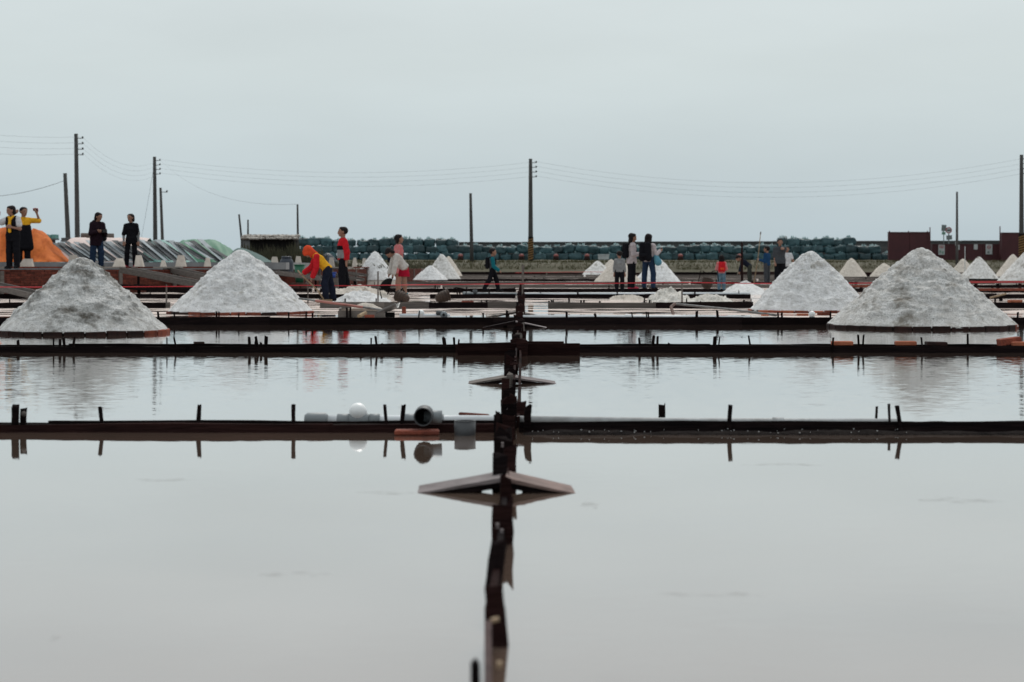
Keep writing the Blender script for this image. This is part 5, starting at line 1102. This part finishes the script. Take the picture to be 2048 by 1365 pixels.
# red rails and bricks around the right-hand cones
for i, (a, b, py, Y, mt, lb) in enumerate(((1930, 2150, 563, 66, REDP, 'red-brown board under the small cones at the right edge'), (1915, 2060, 578, 55, BRICK, 'second red-brown board below the small cones at the right'), (1700, 1775, 571, 66, BRICK, 'red-brown board between the two large right-hand cones'))):
    r_ = thing('red_board', (gx((a + b) / 2, Y), Y, 0), lb, 'board', 'red boards at the right'); plank('board', (gx(a, Y), Y), (gx(b, Y), Y), gz(py + 4, Y), gz(py - 1, Y), .1, mt, r_, .006, 6)
    for q in range(5): MB().box((gx(a + (b - a) * (q + .5) / 5, Y), Y + .02, gz(py + 4, Y) / 2 - .02), (.10, .08, gz(py + 4, Y) + .03)).build('leg', WOOD if q % 2 else WOODR, r_)
plank_b = thing('loose_plank', (gx(2000, 36), 36, 0), 'pale loose plank leaning near the right edge', 'plank'); MB().box((gx(1996, 40), 40, gz(592, 40)), (.32, .1, .03), Matrix.Rotation(-.25, 3, 'Y')).build('board', WOODB, plank_b); MB().box((gx(2003, 40), 40.05, gz(596, 40)), (.06, .06, .14)).build('block', WOOD, plank_b)
# salt rake lying towards the right-hand cone
Yr = 29.5; rk = thing('salt_rake', (gx(1347, Yr), Yr, 0), 'long-handled wooden salt rake lying left of the large right cone', 'rake')
MB().tube([(gx(1352, Yr + 1), Yr + 1, gz(608.5, Yr + 1)), (gx(1450, Yr), Yr, gz(618, Yr)), (gx(1552, Yr - 1.4), Yr - 1.4, gz(631, Yr - 1.4))], [.016, .016, .018], 8).build('handle', METAL, rk, True)
MB().tube([(gx(1350, Yr + .9), Yr + .9, gz(608, Yr + .9)), (gx(1342, Yr + .5), Yr + .5, gz(614, Yr + .5)), (gx(1348, Yr), Yr, gz(633, Yr))], [.022, .024, .024], 6).build('rake_head', M('rust_brown', (.09, .04, .025), (.05, .022, .016), 12, .8), rk)
# wooden tray of salt and steel scoop
Yw = 29.0; tr = thing('wooden_tray', (gx(735, Yw), Yw, 0), 'weathered wooden tray of salt beside the long red-handled scoop', 'tray')
plank('side_board', (gx(676, Yw - 1.2), Yw - 1.2), (gx(770, Yw - 1.2), Yw - 1.2), -.02, gz(622, Yw - 1.2), .03, WOODG, tr, .004); plank('side_board', (gx(682, Yw), Yw), (gx(768, Yw), Yw), .0, gz(606, Yw), .03, WOODG, tr, .005)
plank('side_board', (gx(678, Yw - .6), Yw - .6), (gx(765, Yw - .6), Yw - .6), .0, gz(618, Yw - .6), .03, M('pale_tray_wood', (.36, .30, .25), (.25, .2, .165), 8, .85), tr, .005); plank('end_board', (gx(680, Yw - 1.15), Yw - 1.15), (gx(682, Yw), Yw - .05), -.02, .12, .03, WOODG, tr, .004, 3)
for px in (694, 701): MB().box((gx(px, Yw - 1.22), Yw - 1.24, .06), (.025, .03, .16)).build('batten', WOOD, tr)
MB().tube([(gx(718, 27.2), 27.2, gz(633, 27.2)), (gx(731, 27.4), 27.4, gz(626, 27.4))], .028, 8).build('peg', WOODB, tr); MB().box((gx(739, 27.0), 27.0, gz(633, 27.0)), (.13, .05, .04)).build('red_chip', BRICK, tr)
heap('salt', tr, gx(730, Yw - .3), Yw - .3, .06, .30, .30, .12, SALTB, 81, 2, 16, 40, .5)
sc_ = thing('steel_scoop', (gx(775, 27.9), 27.9, 0), 'broad steel scoop with a long faded red handle', 'scoop')
MB().tube([(gx(598, 29.5), 29.5, gz(597.5, 29.5)), (gx(632, 29.2), 29.2, gz(602, 29.2))], [.014, .016], 8).build('grip', METAL, sc_); MB().tube([(gx(632, 29.2), 29.2, gz(602, 29.2)), (gx(727, 28.3), 28.3, gz(615, 28.3))], [.018, .018], 8).build('handle', M('worn_pink_paint', (.38, .14, .11), (.28, .10, .08), 10, .6), sc_); MB().tube([(gx(727, 28.3), 28.3, gz(615, 28.3)), (gx(768, 28.0), 28.0, gz(621, 28.0))], [.016, .016], 8).build('socket', METAL, sc_)
vs, fs = [], []; n = 12
for i in range(n + 1):
    t = i / n
    for j in range(7):
        q = j / 6; an = -1.2 + 2.4 * q
        px, py = 756 + 40 * t, 627 - 20 * t ** .8; r_ = (.10 + .05 * t)
        for dr in (0, .008): pass
        vs.append((gx(px, 27.9) + .02 * math.sin(an), 27.9 + math.sin(an) * r_ * 1.3, gz(py, 27.9) - (math.cos(an) - .36) * r_ * .75))
for i in range(n):
    for j in range(6): a = i * 7 + j; fs.append((a, a + 1, a + 8, a + 7))
bl_ = MB().add(vs, fs).build('blade', METAL, sc_, True); sol = bl_.modifiers.new('thickness', 'SOLIDIFY'); sol.thickness = .010
pb_ = MB().box((gx(780, 27.95), 27.95, gz(625, 27.95) / 1 - .035), (.13, .10, .07)); pb_.build('support', BLK, sc_)
# bamboo baskets
def basket(px, py, Y, r_, axis, label):
    root = thing('bamboo_basket', (gx(px, Y), Y, 0), label, 'basket', 'bamboo baskets'); c = (gx(px, Y), Y, r_ * .92)
    MB().lathe([(.01, 0), (r_ * .5, .0), (r_ * .8, .05), (r_ * .95, .15), (r_, .26), (r_ * .96, .26), (r_ * .9, .15), (r_ * .7, .06), (.01, .03)], c, axis, 22).build('basket_body', BAMBOO, root, True)
    ax = Vector(axis).normalized(); c = Vector(c)
    for q in range(4): MB().lathe([(r_ * (.86 + .04 * q) + .005, .07 + q * .055), (r_ * (.86 + .04 * q) + .014, .08 + q * .055), (r_ * (.86 + .04 * q) + .005, .09 + q * .055)], c, axis, 22).build('hoop', BAMBOO, root, True)
    for q in (-1, 1):
        MB().tube([c + ax * .25 + Vector((q * .05, 0, r_ * .8)), c + ax * .28 + Vector((q * .12, .02, r_ * 1.15)), c + ax * .40 + Vector((q * .22, .0, r_ * .5)), c + ax * .30 + Vector((q * .26, 0, -r_ * .7))], .012, 6).build('rope_handle', WOOD, root, True)
basket(816, 606, 37.3, .105, (-.8, .5, .3), 'toppled bamboo basket below the girl in the red skirt'); basket(872, 606, 37.4, .11, (.85, .25, .3), 'toppled bamboo basket left of the grey knobbed pipe'); basket(1412, 576, 52, .16, (.2, -.2, 1), 'bamboo basket standing left of the girl with the red backpack')
Ye = gy(645, .02); o = MB().sphere((gx(642, Ye), Ye, .022), .030, 12, 8, (1, 1, .7)); tag(o.build('foam_lump', GLOBE, None, True), 'small white lump floating at the third dike below the hooded worker', 'lump')
# dark films painted in for ripple reflections, and for a few floating patches
def smudge_mat():
    m = bpy.data.materials.new('painted_smudge'); m.use_nodes = True; n, l = m.node_tree.nodes, m.node_tree.links; n.clear()
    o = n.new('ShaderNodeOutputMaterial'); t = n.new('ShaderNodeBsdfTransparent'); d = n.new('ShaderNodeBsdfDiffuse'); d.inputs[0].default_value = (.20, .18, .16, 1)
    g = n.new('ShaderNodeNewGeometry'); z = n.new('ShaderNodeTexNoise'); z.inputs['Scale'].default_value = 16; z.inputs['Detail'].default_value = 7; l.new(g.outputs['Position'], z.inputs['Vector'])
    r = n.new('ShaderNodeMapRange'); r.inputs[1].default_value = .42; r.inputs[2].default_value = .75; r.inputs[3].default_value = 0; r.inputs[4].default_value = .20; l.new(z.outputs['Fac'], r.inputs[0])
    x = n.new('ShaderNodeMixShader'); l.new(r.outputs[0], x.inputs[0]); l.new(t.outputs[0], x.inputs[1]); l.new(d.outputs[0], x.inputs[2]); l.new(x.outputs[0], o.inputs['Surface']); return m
SMUDGE = smudge_mat(); sc_m = MB()
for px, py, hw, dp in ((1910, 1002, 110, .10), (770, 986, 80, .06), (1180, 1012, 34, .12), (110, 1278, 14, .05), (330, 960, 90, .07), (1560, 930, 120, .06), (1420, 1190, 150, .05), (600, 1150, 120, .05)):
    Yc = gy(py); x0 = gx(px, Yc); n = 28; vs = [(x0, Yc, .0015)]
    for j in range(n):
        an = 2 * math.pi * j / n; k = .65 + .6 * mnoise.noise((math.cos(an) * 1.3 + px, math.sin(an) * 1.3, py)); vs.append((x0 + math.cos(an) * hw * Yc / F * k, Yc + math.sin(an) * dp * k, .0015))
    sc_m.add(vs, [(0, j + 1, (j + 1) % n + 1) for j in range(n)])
tag(sc_m.build('painted_smudge', SMUDGE, None), 'faint brownish films painted as ripple smudges and floating patches on the nearest flooded pans', 'smudge', kind='stuff')

# ================================================================== PEOPLE
def phone(J, hand, mat, label, rz=0.0, size=(.075, .012, .15), tilt=0.3, name='phone', cat='phone'):
    p = J[hand]; root = thing(name, p, label, cat, None, rz); rot = Matrix.Rotation(tilt, 3, 'X')
    MB().box((0, 0, 0), size, rot).build('case', mat, root, org=Vector((0, 0, 0))); MB().box(rot @ Vector((0, -size[1] * .62, 0)), (size[0] * .86, size[1] * .3, size[2] * .86), rot).build('screen', BLACKP, root, org=Vector((0, 0, 0)))
    MB().lathe([(.012, 0), (.012, .006), (.001, .006)], rot @ Vector((size[0] * .25, size[1] * .5, size[2] * .33)), rot @ Vector((0, 1, 0)), 10).build('lens', BLACKP, root, org=Vector((0, 0, 0)))
G1 = 'visitors on the left terrace'
A = person(26, 537.5, 51.0, 1.64, 196, 'person in black vest and yellow scarf at the left edge, arm raised', dict(uar=(.75, .25, -.35), far=(-.35, .35, .95), ual=(-.35, .1, -1), fal=(.75, .75, .2), yaw=35, pitch=8, side=3, thl=(-.08, .08, -1)), BLACKC, 'short', WHITEC, BLACKC, SHOEK, 'bob', hem=.16, loose=.026, group=G1)
s, u, rt, fw = A['s'], A['u'], A['rt'], A['fw']
worn(A, 'scarf', [cap(A['neck'] + fw * .05 * s - rt * .07 * s, A['neck'] + fw * .11 * s - u * .06 * s, .035), cap(A['neck'] + fw * .05 * s + rt * .07 * s, A['neck'] + fw * .11 * s - u * .06 * s, .035), cap(A['neck'] + fw * .12 * s - u * .06 * s, A['chest'] + fw * .155 * s - u * .06 * s, .035, .04), cap(A['chest'] + fw * .155 * s - u * .05 * s, A['pel'] + fw * .16 * s + u * .10 * s, .035, .045)], YELC, 'long yellow scarf worn over the black vest at the left edge', 'scarf', .03)
B = person(47, 536.5, 53.0, 1.65, 168, 'person in yellow shirt raising a phone behind the black vest', dict(ual=(-.95, .25, -.02), fal=(.30, .25, .92), uar=(.7, .4, .1), far=(-.75, .3, .7), yaw=-35, pitch=0), YELC, 'elbow', None, BLACKC, SHOEK, 'short', hem=.02, loose=.018, group=G1)
worn(B, 'apron', [cap(B['pel'] + B['rt'] * q * .1 + B['fw'] * .04 + B['u'] * .22, B['pel'] + B['rt'] * q * .16 + B['fw'] * .05 - B['u'] * .30, .10, .11) for q in (-1, 0, 1)], BLACKC, 'black apron tied round the person in the yellow shirt', 'apron', .05)
phone(B, 'hl', PINKP, 'phone held up sideways by the person in the yellow shirt', -.3, (.15, .012, .075))
Cc = person(193, 537, 56.0, 1.60, 142, 'person in dark padded jacket and jeans holding a camera on the left terrace', dict(ual=(-.25, .15, -1), fal=(.45, .85, .25), uar=(.25, .1, -1), far=(-.45, .85, .2), yaw=-18, pitch=10, lean=4, side=-2, thl=(-.10, .10, -1), thr=(.04, -.04, -1)), PLUM, 'long', None, JEAN, SHOEK, 'bob', hem=.20, loose=.030, slim=.95, group=G1)
worn(Cc, 'jacket_hood', [cap(Cc['neck'] - Cc['fw'] * .09 - Cc['rt'] * .07, Cc['neck'] - Cc['fw'] * .09 + Cc['rt'] * .07, .06)], PLUM, 'thrown-back hood of the dark padded jacket', 'hood')
phone(Cc, 'hl', BLACKP, 'small black camera held by the person in the dark jacket', .4, (.13, .06, .09), .0, 'camera_body', 'camera')
worn(Cc, 'shoulder_bag', [cap(Cc['pel'] + Cc['rt'] * -.22 + Cc['u'] * .02, Cc['pel'] + Cc['rt'] * -.24 + Cc['u'] * .14, .09, .07)], BLACKC, 'black shoulder bag at the hip of the dark padded jacket', 'bag')
D_ = person(262, 536, 58.0, 1.60, 178, 'person in black shirt with grey arm sleeves and pink shoes on the left terrace', dict(ual=(-.22, -.05, -1), fal=(-.05, .2, -1), uar=(.26, .06, -1), far=(-.08, .3, -1), yaw=28, side=2, thl=(-.02, .02, -1), thr=(.12, .06, -1), shr=(.03, -.08, -1), sway=-.015, footr=20), BLACKC, 'elbow', None, BLACKC, SHOEP, 'bob', hem=.14, loose=.014, slim=.94, group=G1)
for sd_, a_n in (('l', 'wl'), ('r', 'wr')):
    pass
gs = D_
s = gs['s']
for q, (w_, sg) in enumerate(((gs['wl'], -1), (gs['wr'], 1))):
    wl_ = gs['mat'].inverted() @ w_; sh_ = Vector(gs['pel'] + gs['u'] * .435 * s + gs['rt'] * sg * .165 * s); el_ = sh_ + Vector((sg * .22, 0, -1)).normalized() * .27 * s
    o = sdf_mesh('arm_sleeve', [cap(el_ * .9 + sh_ * .1, el_, .046 * s, .044 * s), cap(el_, wl_, .043 * s, .031 * s)], GREYC, .02, .011, (), gs['root'])
E = person(655, 603, 38.0, 1.28, -98, 'person in orange hood, yellow and red top, bending to rake salt', dict(lean=42, uar=(.1, .42, -1), far=(.0, .75, -.55), ual=(-.12, .05, -1), fal=(.05, .40, -1), thl=(-.12, .22, -1), shl=(-.05, -.12, -1), thr=(.12, -.22, -1), shr=(.05, -.22, -1), pitch=25), YELC, 'long', REDC, NAVYC, SHOEK, 'short', True, hem=.04, hood=ORNC, loose=.022, group='workers raking salt')
rk2 = thing('rake', E['hl'], 'pale wooden rake held by the hooded worker', 'rake'); d_ = (E['hl'] - E['hr']).normalized()
tip = Vector((E['hl'].x + .26, E['hl'].y - .1, .06)); top_ = E['hr'] + (E['hr'] - tip).normalized() * .12
MB().tube([top_, E['hr'], (E['hl'] + tip) / 2, tip], .015, 8).build('handle', WOODB, rk2, True); MB().box(tip, (.30, .04, .06), Matrix.Rotation(.4, 3, 'Z')).build('blade', WOODB, rk2)
Fm = person(686, 586.5, 50.5, 1.71, -104, 'person in red, black and grey jacket standing with back to the hut', dict(ual=(-.12, -.26, -1), fal=(-.02, .06, -1), uar=(.12, -.05, -1), far=(.02, .15, -1), thl=(-.05, .12, -1), shl=(0, -.02, -1), thr=(.05, -.14, -1), shr=(.0, -.2, -1), yaw=0, pitch=-2), REDC, 'long', REDC, BLACKC, SHOEK, 'short', hem=.05, loose=.026, jacket=[(.20, .30, BLACKC, True), (-.01, .20, GREYC, True)])
Gw = person(797, 588, 49.5, 1.50, 72, 'person in coral pink top with curly hair behind the stooping girl', dict(ual=(-.15, -.02, -1), uar=(.2, .05, -1), yaw=8), PINKC, 'short', None, PINKC, SHOEK, 'bob', hem=.3, bare_legs=True, loose=.02)
Hg = person(808, 590, 47.0, 1.32, -112, 'person in white jumper, red skirt and teal boots stooping with a shovel', dict(lean=40, ual=(-.05, .25, -1), fal=(.15, .2, -1), uar=(.1, .25, -1), far=(-.1, .35, -1), pitch=30, thl=(-.06, .02, -1), thr=(.08, -.05, -1)), CREAM, 'long', None, BLACKC, SHOET, 'bob', True, hem=.03, bare_legs=True, skirt=SKIRT, loose=.034)
sv = thing('shovel', Hg['hl'], 'dark shovel held low by the girl in the red skirt', 'shovel'); tp = Vector((Hg['hl'].x - .12, Hg['hl'].y - .05, .05)); MB().tube([Hg['hl'] + Vector((.12, 0, .35)), Hg['hl'], tp], .016, 8).build('handle', WOOD, sv, True)
MB().lathe([(.02, 0), (.09, .08), (.11, .2), (.09, .3), (.01, .34)], Hg['hl'] + Vector((-.04, -.02, -.05)), (tp - Hg['hl'] + Vector((-.25, 0, 0))), 10).build('blade', BLK, sv, True)
worn(Gw, 'shoulder_bag', [cap(Gw['pel'] - Gw['fw'] * .16 + Gw['u'] * .06 - Gw['rt'] * .12, Gw['pel'] - Gw['fw'] * .17 + Gw['u'] * .18 - Gw['rt'] * .12, .09, .08)], BLACKC, 'black bag slung behind the person in coral pink', 'bag')
Wb = person(985, 583.5, 53.5, 1.23, 90, 'person, a boy in teal sleeves with a pack, striding along the dike', dict(thl=(-.03, .42, -1), shl=(0, .18, -1), thr=(.03, -.30, -1), shr=(0, -.62, -1), ual=(-.12, -.25, -1), fal=(-.03, .25, -1), uar=(.12, .15, -1), far=(.0, .75, -.6)), GREYD, 'long', TEALC, BLACKC, SHOEK, 'short', True, hem=.04, loose=.018)
backpack(Wb, BLACKC, 'black backpack on the striding boy', .95)
Bg = person(1239, 585, 51.8, 1.12, 4, 'person, a small boy in grey top and black trousers, back to the camera', dict(thl=(-.05, .05, -1), shl=(-.02, -.15, -1), thr=(.06, -.03, -1), shr=(.0, -.02, -1), yaw=-25), GREYC, 'long', None, BLACKC, SHOEK, 'short', True, hem=.03, loose=.016)
Cw = person(1263, 579, 58.6, 1.68, 76, 'person in pale cardigan and black trousers holding a pink phone', dict(ual=(-.12, .05, -1), fal=(.15, .9, .10), uar=(.12, .0, -1), far=(-.15, .95, .1), yaw=5, pitch=10), LILAC, 'long', None, BLACKC, SHOEP, 'long', hem=.12, loose=.022)
backpack(Cw, BLACKC, 'black backpack on the person in the pale cardigan', .95); phone(Cw, 'hr', PINKP, 'pink phone held by the person in the pale cardigan', 1.2)
Kw = person(1297, 579.5, 58.0, 1.66, 34, 'person with large black backpack and jeans holding up a white phone', dict(ual=(-.10, .2, -1), fal=(.3, .9, .35), uar=(.25, .15, -.95), far=(.05, .85, .5), thl=(-.16, .08, -1), shl=(-.04, -.02, -1), thr=(.16, .06, -1), shr=(.04, -.10, -1), yaw=-4, pitch=6), LILAC, 'long', None, JEAN, SHOEK, 'long', hem=.05, loose=.016)
backpack(Kw, BLACKC, 'large black backpack on the person in jeans', 1.25); phone(Kw, 'hr', WHITEP, 'white phone held up by the person in jeans', .5)
worn(Kw, 'drawstring_bag', [cap(Kw['pel'] + Kw['rt'] * .24 + Kw['u'] * .06 + Kw['fw'] * .03, Kw['pel'] + Kw['rt'] * .30 - Kw['u'] * .06 + Kw['fw'] * .04, .085, .11), cap(Kw['pel'] + Kw['rt'] * .24 + Kw['u'] * .08, Kw['pel'] + Kw['rt'] * .19 + Kw['u'] * .24, .035, .02)], BAGBLUE, 'light blue drawstring bag at the hip of the person in jeans', 'bag', .03)
Gr = person(1443, 582, 55.0, 1.03, 0, 'person, a small girl with a red backpack and pale jeans, back to the camera', dict(ual=(-.3, .15, -1), fal=(.2, .6, .1), uar=(.3, .15, -1), far=(-.2, .6, .1)), PINKC, 'long', None, JEANL, SHOEK, 'long', True, hem=.03, loose=.018)
backpack(Gr, REDC, 'bright red backpack on the small girl', 1.0, ORNC)
Bn = person(1499, 567.5, 80.0, 1.42, -90, 'person, a boy in navy jacket bending forward left of the man in grey', dict(lean=52, uar=(.05, .25, -1), ual=(-.05, .3, -1), far=(0, .3, -1), fal=(0, .3, -1), pitch=5, thl=(-.05, .1, -1), thr=(.05, -.08, -1)), NAVYC, 'long', None, OLIVE, SHOEK, 'short', True, hem=.04, loose=.022)
Bb = person(1534, 567.5, 79.5, 1.55, -55, 'person, a boy in blue top and grey trousers holding a tall stick', dict(ual=(-.1, .1, -1), fal=(-.05, .9, .25), uar=(.1, .05, -1), far=(.1, .7, -.5), yaw=-10), BLUEC, 'long', None, GREYD, SHOEK, 'short', True, hem=.05, loose=.02)
st_ = thing('walking_stick', Bb['hl'], 'tall slanting stick held by the boy in blue', 'stick'); a_ = Bb['hl']; MB().tube([a_ + Vector((.10, 0, 1.0)), a_ + Vector((.02, 0, .2)), a_ + Vector((0, 0, 0)), Vector((a_.x - .18, a_.y, 0))], [.015, .018, .019, .02], 6).build('shaft', WOODB, st_, True); MB().tube([a_ + Vector((.10, 0, 1.0)), a_ + Vector((.115, 0, 1.1))], .024, 6).build('grip', WOODG, st_)
pole(1484, 485, 79, .045, -.03, 0, 'dark upright post in front of the bending boy', ins=0, name='post', mat=WOODR)
Mg = person(1560, 569, 76.0, 1.76, 182, 'person in grey shirt with an arm pointing toward the camera', dict(ual=(.15, 1, .03), fal=(.35, 1, -.02), uar=(.18, 0, -1), far=(-.1, .3, -1), yaw=-8), GREYD, 'elbow', None, BLACKC, SHOEK, 'short', hem=.12, loose=.03, slim=1.08)
Wt = person(1574, 568, 79.0, 1.50, 175, 'person in white shirt half hidden behind the man in grey', dict(ual=(-.45, 0, -1), fal=(-.35, .1, -1)), WHITEC, 'short', None, GREYD, SHOEK, 'short', hem=.1, loose=.022)
